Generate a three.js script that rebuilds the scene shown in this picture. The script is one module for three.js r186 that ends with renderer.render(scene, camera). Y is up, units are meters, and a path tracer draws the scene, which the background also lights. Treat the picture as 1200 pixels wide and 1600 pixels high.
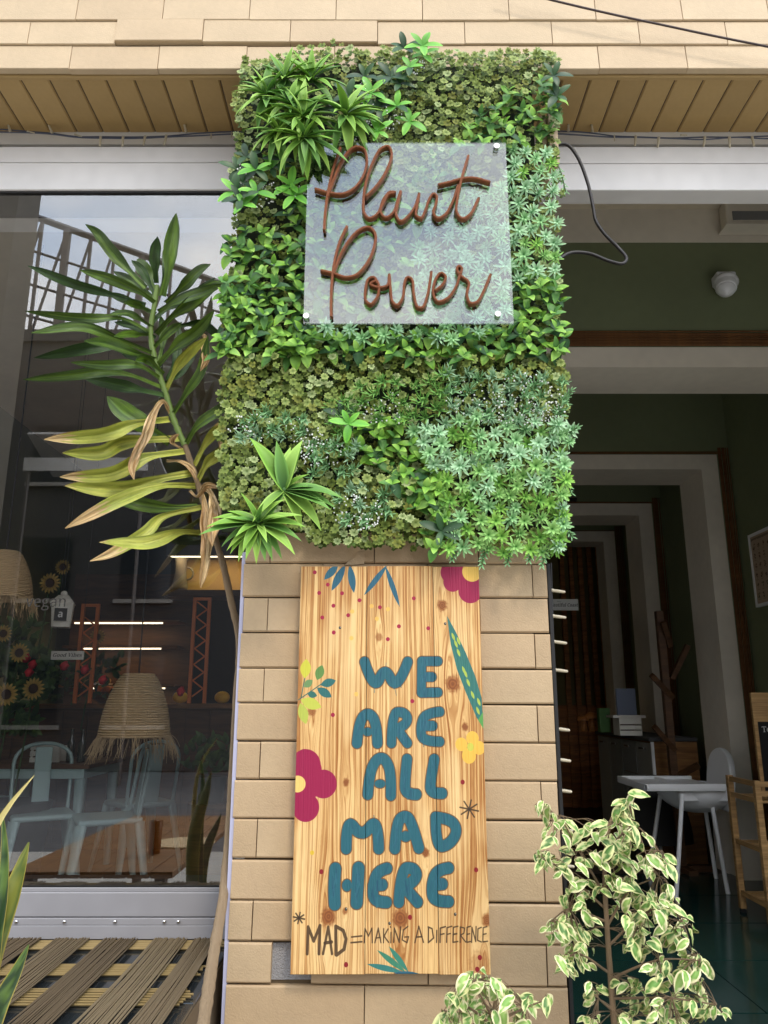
import * as THREE from 'three';
import { mergeGeometries, mergeVertices } from 'three/addons/utils/BufferGeometryUtils.js';
import { RoundedBoxGeometry } from 'three/addons/geometries/RoundedBoxGeometry.js';
import { FontLoader } from 'three/addons/loaders/FontLoader.js';
import { TextGeometry } from 'three/addons/geometries/TextGeometry.js';
import { RectAreaLightUniformsLib } from 'three/addons/lights/RectAreaLightUniformsLib.js';

// ---------------------------------------------------------------- camera, sky, sun, exposure
const scene = new THREE.Scene();
const EYE = 1.5, CAMZ = 2.1, PITCH = THREE.MathUtils.degToRad(14), F = 1200;
const camera = new THREE.PerspectiveCamera(2 * Math.atan(800 / F) * 180 / Math.PI, 0.75, 0.05, 400);
camera.position.set(0, EYE, CAMZ);
camera.rotation.x = PITCH;
scene.add(camera);
const renderer = new THREE.WebGLRenderer({ antialias: true });
renderer.toneMapping = THREE.LinearToneMapping;
renderer.toneMappingExposure = 1.14;
renderer.shadowMap.enabled = true;
RectAreaLightUniformsLib.init();

function rng(seed) { let a = seed >>> 0; return () => { a = (a + 0x6D2B79F5) | 0; let t = Math.imul(a ^ (a >>> 15), 1 | a); t = (t + Math.imul(t ^ (t >>> 7), 61 | t)) ^ t; return ((t ^ (t >>> 14)) >>> 0) / 4294967296; }; }
function hash2(x, y) { let h = Math.imul(x, 374761393) + Math.imul(y, 668265263); h = Math.imul(h ^ (h >>> 13), 1274126177); return ((h ^ (h >>> 16)) >>> 0) / 4294967296; }
function vnoise(x, y, px = 0, py = 0) {
  const ix = Math.floor(x), iy = Math.floor(y), fx = x - ix, fy = y - iy, sx = fx * fx * (3 - 2 * fx), sy = fy * fy * (3 - 2 * fy);
  const w = (a, p) => p ? ((a % p) + p) % p : a;
  const a = hash2(w(ix, px), w(iy, py)), b = hash2(w(ix + 1, px), w(iy, py)), c = hash2(w(ix, px), w(iy + 1, py)), d = hash2(w(ix + 1, px), w(iy + 1, py));
  return a + (b - a) * sx + (c - a) * sy + (a - b - c + d) * sx * sy;
}
function fbm(x, y, o = 4) { let s = 0, a = .5, n = 0; for (let i = 0; i < o; i++) { s += a * vnoise(x, y); n += a; a *= .5; x = x * 2.03 + 17.1; y = y * 2.03 + 9.7; } return s / n; }
const lerp = (a, b, t) => a + (b - a) * t, clamp = (x, a = 0, b = 1) => Math.min(b, Math.max(a, x)), sstep = (a, b, x) => { const t = clamp((x - a) / (b - a)); return t * t * (3 - 2 * t); };

// bright broken overcast: white cloud with soft blue-grey gaps, the same all round
const SKY = 2.75;
{
  const W = 1024, H = 512, data = new Float32Array(W * H * 4);
  for (let r = 0; r < H; r++) {
    const el = ((r + .5) / H - .5) * Math.PI, y = Math.sin(el);
    for (let c = 0; c < W; c++) {
      const az = ((c + .5) / W - .5) * 2 * Math.PI, x = Math.cos(az) * Math.cos(el), z = Math.sin(az) * Math.cos(el);
      const k = 1 / (Math.max(y, 0) + .22), n = fbm(x * k * 1.9 + 40, z * k * 1.9 + 71, 5);
      const cl = sstep(.36, .6, n), s = .86 + .28 * fbm(x * k * 4 + 9, z * k * 4 + 5, 3);
      const blue = [.56, .67, .84], white = [1.01 * s, 1.0 * s, .99 * s], o = (r * W + c) * 4;
      for (let i = 0; i < 3; i++) data[o + i] = SKY * (y > -.01 ? lerp(blue[i], white[i], cl) : .3);
      data[o + 3] = 1;
    }
  }
  const t = new THREE.DataTexture(data, W, H, THREE.RGBAFormat, THREE.FloatType);
  t.mapping = THREE.EquirectangularReflectionMapping; t.magFilter = THREE.LinearFilter; t.minFilter = THREE.LinearFilter; t.needsUpdate = true;
  scene.background = t; scene.environment = t;
}
const sun = new THREE.DirectionalLight(0xfff1dc, 1.5);
sun.name = 'sun'; sun.position.set(5, 19, 12.5); sun.target.position.set(0, 1.5, 0);
sun.castShadow = true; sun.shadow.radius = 20; sun.shadow.mapSize.set(4096, 4096);
Object.assign(sun.shadow.camera, { left: -12, right: 12, top: 12, bottom: -12, near: 1, far: 60 });
scene.add(sun, sun.target);

// ---------------------------------------------------------------- helpers
const V = (x, y, z) => new THREE.Vector3(x, y, z), cp = Math.cos(PITCH), sp = Math.sin(PITCH);
// a photo pixel and the depth of the plane that the thing stands in -> a point of the world
function PX(x, y, z = 0) { const u = (x - 600) / F, v = (800 - y) / F, t = (CAMZ - z) / (cp - v * sp); return V(u * t, EYE + (v * cp + sp) * t, z); }
const mpp = (y, z = 0) => (CAMZ - z) / (cp - (800 - y) / F * sp) / F;      // metres per photo pixel there
const GLASSZ = -.262;
function RX(x, y, zr) { const p = PX(x, y, 2 * GLASSZ - zr); p.z = zr; return p; }   // a thing across the street that the window mirrors
const rgb = (r, g, b) => new THREE.Color().setRGB(r / 255, g / 255, b / 255, THREE.SRGBColorSpace);
const lin = (r, g, b) => rgb(r, g, b).toArray();
const taken = new Map();
function numbered(n) { const k = taken.get(n) ?? 0; taken.set(n, k + 1); return k ? n + '_' + String(k).padStart(3, '0') : n; }
function shade(o) { o.castShadow = true; o.receiveShadow = true; return o; }
function thing(name, label, category, group) { const o = new THREE.Group(); o.name = numbered(name); o.userData = { label, category }; if (group) o.userData.group = group; scene.add(o); return o; }
function part(parent, name, geo, mat, m) { const o = shade(new THREE.Mesh(geo, mat)); o.name = name; if (m) o.applyMatrix4(m); parent.add(o); return o; }
function single(name, label, category, geo, mat, group) { const o = shade(new THREE.Mesh(geo, mat)); o.name = numbered(name); o.userData = { label, category }; if (group) o.userData.group = group; scene.add(o); return o; }
function struct(name, geo, mat) { const o = shade(new THREE.Mesh(geo, mat)); o.name = numbered(name); o.userData = { kind: 'structure' }; scene.add(o); return o; }
function seat(g, base) { g.position.copy(base); for (const c of g.children) c.position.sub(base); return g; }   // parts were built in the world: put the group at the thing's base
function copyOf(g, label) { const c = g.clone(); c.name = numbered(g.name.replace(/_\d{3}$/, '')); c.userData = { ...g.userData }; if (label) c.userData.label = label; scene.add(c); return c; }
function box(x0, x1, y0, y1, z0, z1, r = 0) {
  const w = Math.abs(x1 - x0), h = Math.abs(y1 - y0), d = Math.abs(z1 - z0), g = r ? new RoundedBoxGeometry(w, h, d, 2, Math.min(r, w / 2.1, h / 2.1, d / 2.1)) : new THREE.BoxGeometry(w, h, d);
  g.translate((x0 + x1) / 2, (y0 + y1) / 2, (z0 + z1) / 2); uvMetres(g); return g;
}
function uvMetres(g) {   // box mapping in metres
  const p = g.attributes.position, n = g.attributes.normal, uv = new Float32Array(p.count * 2);
  for (let i = 0; i < p.count; i++) {
    const ax = Math.abs(n.getX(i)), ay = Math.abs(n.getY(i)), az = Math.abs(n.getZ(i));
    if (az >= ax && az >= ay) { uv[2 * i] = p.getX(i); uv[2 * i + 1] = p.getY(i); } else if (ax >= ay) { uv[2 * i] = p.getZ(i); uv[2 * i + 1] = p.getY(i); } else { uv[2 * i] = p.getX(i); uv[2 * i + 1] = p.getZ(i); }
  }
  g.setAttribute('uv', new THREE.BufferAttribute(uv, 2)); return g;
}
function merge(list) {
  list = list.map((g) => g.index ? g.toNonIndexed() : g);
  const keys = ['position', 'normal', 'uv', 'color'].filter((k) => list.every((g) => g.attributes[k]));
  for (const g of list) for (const k of Object.keys(g.attributes)) if (!keys.includes(k)) g.deleteAttribute(k);
  return mergeGeometries(list);
}
function tube(pts, r, seg = 0, rad = 8) { return new THREE.TubeGeometry(new THREE.CatmullRomCurve3(pts, false, 'centripetal'), seg || Math.max(4, pts.length * 5), r, rad, false); }
function taperTube(pts, r0, r1, seg = 24, rad = 8, wob = 0) {
  const g = tube(pts, 1, seg, rad), c = new THREE.CatmullRomCurve3(pts, false, 'centripetal'), p = g.attributes.position, q = V(0, 0, 0);
  for (let i = 0; i <= seg; i++) {
    c.getPointAt(i / seg, q); const r = lerp(r0, r1, i / seg) * (1 + wob * (hash2(i, 77) - .5));
    for (let j = 0; j <= rad; j++) { const k = i * (rad + 1) + j; p.setXYZ(k, q.x + (p.getX(k) - q.x) * r, q.y + (p.getY(k) - q.y) * r, q.z + (p.getZ(k) - q.z) * r); }
  }
  return g;
}
function bar(a, b, w, d = w) { // a straight bar of rectangular section
  const L = a.distanceTo(b), g = new THREE.BoxGeometry(w, L, d); const y = b.clone().sub(a).normalize();
  g.applyQuaternion(new THREE.Quaternion().setFromUnitVectors(V(0, 1, 0), y)); g.translate((a.x + b.x) / 2, (a.y + b.y) / 2, (a.z + b.z) / 2); return uvMetres(g);
}
function rod(a, b, r0, r1 = r0, n = 10) {
  const L = a.distanceTo(b), g = new THREE.CylinderGeometry(r1, r0, L, n); g.applyQuaternion(new THREE.Quaternion().setFromUnitVectors(V(0, 1, 0), b.clone().sub(a).normalize()));
  return g.translate((a.x + b.x) / 2, (a.y + b.y) / 2, (a.z + b.z) / 2);
}
function frame(pos, dir, hint, s = 1) { // y along dir, z facing hint
  const y = dir.clone().normalize(), x = V(0, 0, 0).crossVectors(y, hint).normalize(), z = V(0, 0, 0).crossVectors(x, y);
  return new THREE.Matrix4().makeBasis(x, y, z).scale(V(s, s, s)).setPosition(pos);
}
// a slab with a chamfered front, centred on x and y, its back at z = 0
function slab(w, h, d, c, cx = c) {
  const a = w / 2, b = h / 2, P = [], U = [];
  const quad = (p, q, r, s) => { for (const v of [p, q, r, p, r, s]) { P.push(...v); U.push(v[0], v[1] + v[2]); } };
  const O = [[-a, -b, 0], [a, -b, 0], [a, b, 0], [-a, b, 0]], M = O.map(([x, y]) => [x, y, d - c]), I = O.map(([x, y]) => [x - Math.sign(x) * cx, y - Math.sign(y) * c, d]);
  quad(...I);
  for (let i = 0; i < 4; i++) { const j = (i + 1) % 4; quad(M[i], M[j], I[j], I[i]); quad(O[i], O[j], M[j], M[i]); }
  const g = new THREE.BufferGeometry(); g.setAttribute('position', new THREE.Float32BufferAttribute(P, 3)); g.setAttribute('uv', new THREE.Float32BufferAttribute(U, 2)); g.computeVertexNormals(); return g;
}
// textures
function dataTex(n, fn, srgb = false, rep = 1) {
  const d = new Uint8Array(n * n * 4);
  for (let y = 0; y < n; y++) for (let x = 0; x < n; x++) { const v = fn(x / n, y / n), o = (y * n + x) * 4; if (Array.isArray(v)) { d[o] = clamp(v[0]) * 255; d[o + 1] = clamp(v[1]) * 255; d[o + 2] = clamp(v[2]) * 255; } else d[o] = d[o + 1] = d[o + 2] = clamp(v) * 255; d[o + 3] = 255; }
  const t = new THREE.DataTexture(d, n, n); t.wrapS = t.wrapT = THREE.RepeatWrapping; t.magFilter = THREE.LinearFilter; t.minFilter = THREE.LinearMipmapLinearFilter; t.generateMipmaps = true; t.repeat.set(rep, rep);
  if (srgb) t.colorSpace = THREE.SRGBColorSpace; t.needsUpdate = true; return t;
}
function canvasTex(w, h, draw) { const c = document.createElement('canvas'); c.width = w; c.height = h; draw(c.getContext('2d'), w, h); const t = new THREE.CanvasTexture(c); t.colorSpace = THREE.SRGBColorSpace; return t; }
const std = (color, roughness = .7, more = {}) => new THREE.MeshStandardMaterial({ color, roughness, side: THREE.DoubleSide, ...more });
const tn = (x, y, k, s = 0) => vnoise(x * k + s * 131, y * k, 0, 0) ; 
const per = (x, y, k) => vnoise(x * k, y * k, k, k);
const grit = dataTex(256, (x, y) => .5 * per(x, y, 128) + .3 * per(x, y, 64) + .2 * per(x, y, 16), false, 4);
const mottle = dataTex(256, (x, y) => { const n = .4 * per(x, y, 6) + .3 * per(x, y, 17) + .3 * per(x, y, 90); return [.93 + .08 * n, .93 + .08 * n, .925 + .08 * n]; }, true, 1.3);
const plaster = dataTex(256, (x, y) => { const n = .5 * per(x, y, 4) + .3 * per(x, y, 11) + .2 * per(x, y, 60); return [.88 + .13 * n, .88 + .13 * n, .88 + .13 * n]; }, true, .5);
const woodTex = dataTex(512, (x, y) => { const n = per(x, y, 8), r = vnoise(x * 4 + .35 * n, y * 60 + 3 * n, 4, 0), f = vnoise(x * 16, y * 256, 16, 256); const k = .55 * r + .45 * f; return [.62 + .34 * k, .58 + .36 * k, .52 + .38 * k]; }, true, 1);
const flowVC = (roughness, more = {}) => new THREE.MeshPhysicalMaterial({ vertexColors: true, roughness, side: THREE.DoubleSide, ...more });
// ---------------------------------------------------------------- materials
const creamCols = [[202, 180, 148], [200, 178, 146], [204, 182, 150], [198, 175, 143]];
const M = {
  tile: creamCols.map((c) => std(rgb(...c), .62, { map: mottle, bumpMap: grit, bumpScale: .0006 })),
  pillarTile: [[190, 166, 133], [188, 163, 130], [192, 168, 136], [185, 160, 127]].map((c) => std(rgb(...c), .62, { map: mottle, bumpMap: grit, bumpScale: .0008 })),
  backing: std(rgb(112, 96, 74), .95, { map: plaster }),
  soffit: [[172, 143, 92], [167, 139, 90], [176, 147, 96]].map((c) => std(rgb(...c), .6, { map: mottle })),
  white: std(rgb(240, 239, 239), .42, { map: plaster }),
  railShaded: std(rgb(158, 158, 164), .5, { map: plaster }),  // frame white greyed: the shade over the low rails is put into the colour
  whitePaint: std(rgb(214, 216, 224), .5, { map: plaster }),
  black: std(rgb(22, 22, 24), .55), darkGap: std(rgb(15, 15, 15), .9),
  lilac: std(rgb(176, 178, 205), .6),
  beige: std(rgb(236, 227, 212), .8, { map: plaster }),
  greenWall: std(rgb(122, 131, 98), .75, { map: plaster }),
  reed: std(rgb(136, 92, 48), .8, { map: woodTex }),
  ceiling: std(rgb(222, 210, 188), .85, { map: plaster }),
  floor: std(rgb(70, 62, 54), .45, { map: plaster }), 
  greenTile: std(rgb(20, 50, 47), .14, { map: plaster }),
  pave: std(rgb(184, 180, 172), .9, { map: plaster, bumpMap: grit, bumpScale: .002 }),
  road: std(rgb(88, 88, 90), .9, { map: plaster }),
  steel: std(rgb(95, 90, 88), .5, { metalness: .3 }),
  chrome: std(rgb(210, 210, 212), .22, { metalness: 1 }),
  cable: std(rgb(38, 36, 38), .5), wire: std(rgb(62, 48, 48), .55), lightCable: std(rgb(70, 78, 98), .5),
  bulb: new THREE.MeshPhysicalMaterial({ color: rgb(215, 205, 180), roughness: .35, transmission: .35, thickness: 0, side: THREE.DoubleSide }),
  metalBlue: std(rgb(160, 186, 186), .38, { metalness: .15 }),
  darkWood: std(rgb(104, 72, 44), .55, { map: woodTex }), midWood: std(rgb(168, 122, 72), .55, { map: woodTex }), paleWood: std(rgb(206, 168, 116), .6, { map: woodTex }), slatWood: std(rgb(206, 138, 76), .55, { map: woodTex }),
  plastic: std(rgb(236, 238, 242), .35), ceramic: std(rgb(232, 230, 222), .3),
  grey: std(rgb(120, 120, 122), .6), darkGrey: std(rgb(62, 62, 64), .6),
  straw: std(rgb(206, 178, 136), .85), strawDark: std(rgb(176, 148, 108), .9),
  orange: std(rgb(228, 124, 58), .5), fruit: std(rgb(240, 120, 20), .45), lemon: std(rgb(244, 190, 40), .45),
  bottle: new THREE.MeshPhysicalMaterial({ color: rgb(30, 38, 24), roughness: .08, clearcoat: 1 }),
  terracotta: std(rgb(150, 92, 64), .8), pot: std(rgb(60, 60, 58), .6),
};
M.whitePaint.color.copy(rgb(230, 228, 224));
M.pane = new THREE.MeshPhysicalMaterial({ color: 0xffffff, transmission: 1, thickness: 0, roughness: 0, ior: 2.0, side: THREE.DoubleSide });
M.acrylic = new THREE.MeshPhysicalMaterial({ color: rgb(240, 246, 248), transmission: 1, thickness: 0, roughness: .0, ior: 1.8, side: THREE.DoubleSide });

// ---------------------------------------------------------------- ground and street
const street = struct('pavement', box(-30, 30, -.2, 0, -.26, 6), M.pave);
struct('road', box(-60, 60, -.35, -.12, 6.01, 60), M.road);
struct('street_beyond', box(-60, 60, -.4, -.22, -30, -.28), M.road);

// ---------------------------------------------------------------- tiled fascia over the shop front
const SOFY = PX(600, 113, 0).y, FASW = 2.6;
const rnd = rng(7);
const P0 = .0945, TW = .2895;
const tileGeos = new Map();
function tileGeo(w, h, d = .02, c = .0035) { const k = w.toFixed(3) + h.toFixed(3) + d; if (!tileGeos.has(k)) tileGeos.set(k, slab(w, h, d, c, .0008)); return tileGeos.get(k); }
{
  const fas = thing('tiled_fascia', 'cream shingle-tiled wall band above the shop front with a brown soffit edge', 'wall');
  part(fas, 'wall_core', box(-4, 4, SOFY + .004, SOFY + 1.5, -.28, -.012), M.backing);
  const jx = [112, 47, 122, 58, 110, 50];
  for (let r = 0; r < 6; r++) {
    const yc = SOFY + .0985 * (r + .5), x0 = (jx[r] - 600) * mpp(95 - 38 * r, 0);
    for (let k = -8; k < 15; k++) {
      const xa = x0 + k * TW; if (xa > 3.4 || xa < -3.6) continue;
      let lift = (rnd() - .5) * .003, dy = (rnd() - .5) * .003, dz = 0;
      if (r === 1 && k === 1) { dy = .008; dz = .006; lift = .006; }
      if (r === 1 && (k === 2 || k === 3)) { dy = .006; dz = .003; }
      if (r === 0 && k === 2) dy = -.003;
      const w = TW - .001 - rnd() * .001;
      const o = part(fas, 'tile', tileGeo(Math.round(w * 1000) / 1000, .0965, .022, .002), M.tile[Math.floor(rnd() * 4)]);
      o.position.set(xa + TW / 2, yc + dy, -.012 + dz); o.rotation.x = -.06 - lift * 3; o.rotation.z = (rnd() - .5) * .006;
    }
  }
  seat(fas, V(0, SOFY, -.1));
}
// soffit of boards running back to the window head
{
  const sof = thing('plank_soffit', 'brown painted board soffit under the tiled wall band', 'soffit');
  part(sof, 'soffit_core', box(-4, 4, SOFY + .012, SOFY + .08, -.62, -.03), M.backing);
  const bw = .0947, x0 = (25 - 600) * mpp(116, 0), g = slab(bw - .005, .262, .014, .004);
  for (let k = -10; k < 48; k++) {
    const xc = x0 + (k + .5) * bw, o = part(sof, 'plank', g, M.soffit[Math.floor(rnd() * 3)]);
    o.position.set(xc, SOFY + .012, -.143); o.rotation.x = Math.PI / 2;
  }
  part(sof, 'front_bead', box(-4, 4, SOFY - .006, SOFY + .012, -.0285, -.0125, .003), M.soffit[2]);
  seat(sof, V(0, SOFY, -.15));
}
// ---------------------------------------------------------------- pillar with tiles
{
  const pil = thing('tiled_pillar', 'cream tiled pillar between the shop window and the open doorway', 'pillar');
  const XL = -.387, XR = .452;
  part(pil, 'pillar_core', box(XL + .03, XR - .012, 0, SOFY, -.55, -.02), M.backing);
  part(pil, 'corner_strip', box(XL - .008, XL + .002, .02, PX(380, 862, 0).y, -.03, -.004), M.lilac);
  part(pil, 'corner_strip', box(XR + .001, XR + .010, .02, PX(860, 880, 0).y, -.04, -.006), M.black);
  // rows: lower joint at the left and right ends of the pillar in the photograph, and the vertical joints seen beside the board
  const rowsL = [933, 988.6, 1043.5, 1099, 1157, 1219, 1279, 1342, 1407, 1470.6, 1538];
  const rowsR = [934.6, 989.5, 1046, 1101, 1162, 1221, 1283, 1347, 1412, 1478, 1543];
  const joint = [[832], [418], [836], [412], [840], [406], [846], [401], [851], [394], [424, 669, 855], [387, 573]];
  const Y = (i, L) => { const a = L ? rowsL : rowsR; const yl = (q) => PX(L ? 380 : 870, q, 0).y; if (i < 0) return yl(a[0]) - i * P0; if (i < a.length) return yl(a[i]); return yl(a[a.length - 1]) - (i - a.length + 1) * P0; };
  for (let i = -14; i < 18; i++) {
    const bl = Y(i, true), br = Y(i, false), tl = Y(i - 1, true), tr = Y(i - 1, false), h = (tl + tr - bl - br) / 2, rot = Math.atan2((br + tr - bl - tl) / 2, XR - XL);
    const yc = (bl + br + tl + tr) / 4, ym = 1100;
    if (yc < .05 || yc > SOFY - .03) continue;
    const py = i >= 0 && i < 11 ? rowsL[i] - 28 : 900, j = (i >= 0 && i < joint.length) ? joint[i].map((x) => (x - 600) * mpp(py, 0)) : i === -1 ? [(585 - 600) * mpp(870)] : [];
    let cuts = [...j];
    const first = cuts.length ? cuts[0] : XL + .08 + .2 * (((i % 2) + 2) % 2);
    if (!cuts.length) cuts.push(first);
    for (let x = first - TW; x > XL + .02; x -= TW) cuts.push(x);
    for (let x = Math.max(...cuts) + TW; x < XR - .02; x += TW) cuts.push(x);
    cuts.sort((a, b) => a - b); cuts = cuts.filter((c, n) => c > XL + .015 && c < XR - .015 && (n === 0 || c - cuts[n - 1] > .03));
    const e = [XL + (rnd() - .5) * .006, ...cuts, XR - .002 + (rnd() - .5) * .003];
    for (let k = 0; k + 1 < e.length; k++) {
      if (i === 10 && k === 1) e[k] = (486 - 600) * mpp(1505, 0);   // the missing piece left of the board's foot
      const w = Math.round((e[k + 1] - e[k] - .0016) * 500) / 500, hh = Math.round((h - .0035) * 500) / 500, xm = (e[k] + e[k + 1]) / 2;
      const o = part(pil, 'tile', tileGeo(w, hh, .018, .004), M.pillarTile[Math.floor(rnd() * 4)]);
      o.position.set(xm, yc + Math.tan(rot) * (xm - (XL + XR) / 2) + (rnd() - .5) * .0012, -.018 + rnd() * .0012); o.rotation.z = rot + (rnd() - .5) * .003; o.rotation.x = -.012;
    }
  }
  // bare grey mortar where the tile is missing, and a broken flake under the greenery
  const a = PX(424, 1534, 0), b = PX(486, 1476, 0);
  part(pil, 'bare_mortar', box(a.x - .005, b.x, a.y, b.y, -.021, -.0155), std(rgb(150, 150, 154), .95, { bumpMap: grit, bumpScale: .004, map: mottle }));
  const fl = new THREE.Shape(); fl.moveTo(0, 0); fl.lineTo(.055, .004); fl.lineTo(.056, .038); fl.lineTo(.036, .036); fl.lineTo(.03, .022); fl.lineTo(.012, .012); fl.lineTo(0, 0);
  const fg = new THREE.ExtrudeGeometry(fl, { depth: .003, bevelEnabled: false }); const q = PX(538, 884, 0); fg.translate(q.x, q.y, .0015); part(pil, 'loose_flake', fg, M.pillarTile[2]);
  seat(pil, V(.03, 0, -.2));
}
// ---------------------------------------------------------------- shop window (left)
const WY = (y, z = -.27) => PX(300, y, z).y;
{
  const w = thing('shop_window', 'large shop window in a white frame left of the tiled pillar', 'window');
  const x0 = -3.4, x1 = -.36;
  part(w, 'head_strip', box(x0, x1, WY(224) , SOFY + .01, -.5, -.275), M.whitePaint);
  part(w, 'shadow_gap', box(x0, x1, WY(229), WY(224) - .001, -.5, -.33), M.black);  // black strip standing in for the shade in the recess below the head strip
  part(w, 'head_rail', box(x0, x1, WY(253.5, -.25), WY(229, -.25), -.5, -.25, .003), M.white);
  part(w, 'head_rail', box(x0, x1, WY(296, -.245), WY(254, -.245), -.5, -.245, .004), M.white);
  part(w, 'gasket', box(x0, x1, WY(300, -.25), WY(296.4, -.25), -.4, -.254), M.black);
  part(w, 'pane', box(x0, x1, WY(1388, -.262), WY(297, -.262), GLASSZ - .0005, GLASSZ + .0005), M.pane);
  part(w, 'gasket', box(x0, x1, WY(1387, -.255), WY(1384.5, -.255), -.4, -.257), M.black);
  part(w, 'bottom_rail', box(x0, x1, WY(1394, -.253), WY(1387, -.253), -.4, -.253, .002), M.railShaded);
  part(w, 'bottom_rail', box(x0, x1, WY(1433, -.25), WY(1394.3, -.25), -.4, -.25, .003), M.railShaded);
  part(w, 'bottom_rail', box(x0, x1, WY(1446, -.248), WY(1434.5, -.248), -.4, -.248, .002), M.railShaded);
  part(w, 'bottom_rail', box(x0, x1, WY(1468, -.247), WY(1446.3, -.247), -.4, -.247, .002), M.railShaded);
  part(w, 'wall_below', box(x0, x1, .02, WY(1468, -.247) - .002, -.4, -.26), M.backing);
  const rg = new THREE.SphereGeometry(.006, 10, 6); for (const x of [26, 101, 180, 257, 279, -60]) { const p = PX(x, 1440, -.248); part(w, 'rivet', rg, M.chrome).position.copy(p); }
  part(w, 'jamb', box(-.36 - .03, -.35, WY(1388), WY(297), -.42, -.267), M.black);
  seat(w, V(-1.9, .02, -.3));
}
// head of the open doorway (right)
{
  const w = thing('doorway_head', 'white boxed door head above the open doorway right of the pillar', 'lintel');
  const x0 = .44, x1 = 3.4;
  part(w, 'head_strip', box(x0, x1, WY(224), SOFY + .01, -.325, -.275), M.whitePaint);
  part(w, 'shadow_gap', box(x0, x1, WY(229), WY(224) - .001, -.345, -.33), M.black);  // shaded gap over the door head, drawn as a black strip
  part(w, 'head_rail', box(x0, x1, WY(255, -.25), WY(229, -.25), -.325, -.25, .003), M.white);
  part(w, 'head_rail', box(x0, x1, WY(297, -.245), WY(255.5, -.245), -.325, -.245, .004), M.white);
  part(w, 'gasket', box(x0, x1, WY(299, -.28), WY(297.2, -.28), -.32, -.26), M.black);
  seat(w, V(1.9, WY(299, -.28), -.35));
}
// ---------------------------------------------------------------- the cafe behind
const FL = .4, CE = 4.05, DIST = (d) => CAMZ - d;
struct('floor', box(-4, 2.7, FL - .1, FL, -8.2, -.43), M.floor);
struct('ceiling', box(-4, 2.7, CE, CE + .1, -8.2, -.3), M.ceiling);
struct('wall_left', box(-4.1, -3.4, 0, CE, -8.2, -.3), M.greenWall);
struct('wall_right', box(2.5, 2.7, 0, CE, -8.2, -.26), M.greenWall);
struct('wall_back', box(-4, 2.7, 0, CE, -8.4, -8.2), std(rgb(70, 66, 60), .9, { map: plaster }));
struct('outer_wall', box(-8, -3.41, 0, 5, -.6, -.25), M.tile[1]);
struct('outer_wall', box(2.71, 8, 0, 5, -.6, -.25), M.tile[1]);
struct('roof', box(-8, 8, 5, 5.1, -8.4, -.02), M.backing);
// glossy green floor tiles in the doorway
{
  const g1 = box(-.575, .575, 0, .008, -.29, .29);
  for (let r = 0; r < 5; r++) for (let c = 0; c < 2; c++) {
    const o = shade(new THREE.Mesh(g1, M.greenTile)); o.name = numbered('floor_tile'); o.userData = { kind: 'structure' };
    o.scale.set(.9, 1, r < 2 ? 1 : 1.0); o.position.set(.87 + c * 1.04, FL + .001, -.75 - r * .59); scene.add(o);
  }
  struct('door_step', box(.47, 2.48, 0, FL - .006, -.43, .12), M.greenTile);
}
// wall openings, one behind another, each with a beige frame and reed edging
function portal(dist, depth, label, reedBand) {
  const z1 = DIST(dist), z0 = z1 - depth, h0 = EYE + 1.64, h1 = EYE + 1.75, t = thing('framed_opening', label, 'opening', undefined);
  part(t, 'frame_head', box(.3, 2.41, h0, h1, z0, z1), M.beige);
  part(t, 'frame_jamb', box(2.29, 2.41, FL + .001, h0, z0, z1), M.beige);
  part(t, 'frame_jamb', box(.18, .3, FL + .001, h1, z0, z1), M.beige);
  part(t, 'wall_above', box(.3, 2.5, h1, EYE + 2.35, z0 + .004, z1 - .004), M.greenWall);
  part(t, 'wall_top', box(.3, 2.5, EYE + 2.351, CE, z0 + .004, z1 - .003), M.beige);
  part(t, 'wall_beside', box(2.41, 2.5, FL + .001, h1, z0 + .004, z1 - .004), M.greenWall);
  const n = reedBand, reeds = [], r2 = rng(5 + dist * 10);
  for (let k = 0; k < n; k++) reeds.push(rod(V(.3, h1 + .006 + k * .0085, z1 + .004 + r2() * .003), V(2.45, h1 + .006 + k * .0085 + (r2() - .5) * .01, z1 + .004 + r2() * .003), .0045, .004, 6));
  part(t, 'reed_edging', merge(reeds), M.reed);
  const up = []; for (let k = 0; k < 9; k++) up.push(rod(V(2.415 + k * .0085, FL + .01, z1 + .006 + r2() * .003), V(2.415 + k * .0085 + (r2() - .5) * .012, h1 + .05, z1 + .006 + r2() * .003), .0045, .004, 6));
  part(t, 'reed_edging', merge(up), M.reed);
  return seat(t, V(1.4, FL, z1));
}
portal(3.57, .34, 'green wall opening with a wide reed edging under the dome camera', 10);
portal(5.3, .42, 'beige framed wall opening behind the white high chair', 2);
portal(6.7, .4, 'beige framed wall opening above the dark sideboard', 2);
portal(7.85, .3, 'farthest dim framed opening before the wooden slat screen', 1);
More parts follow.
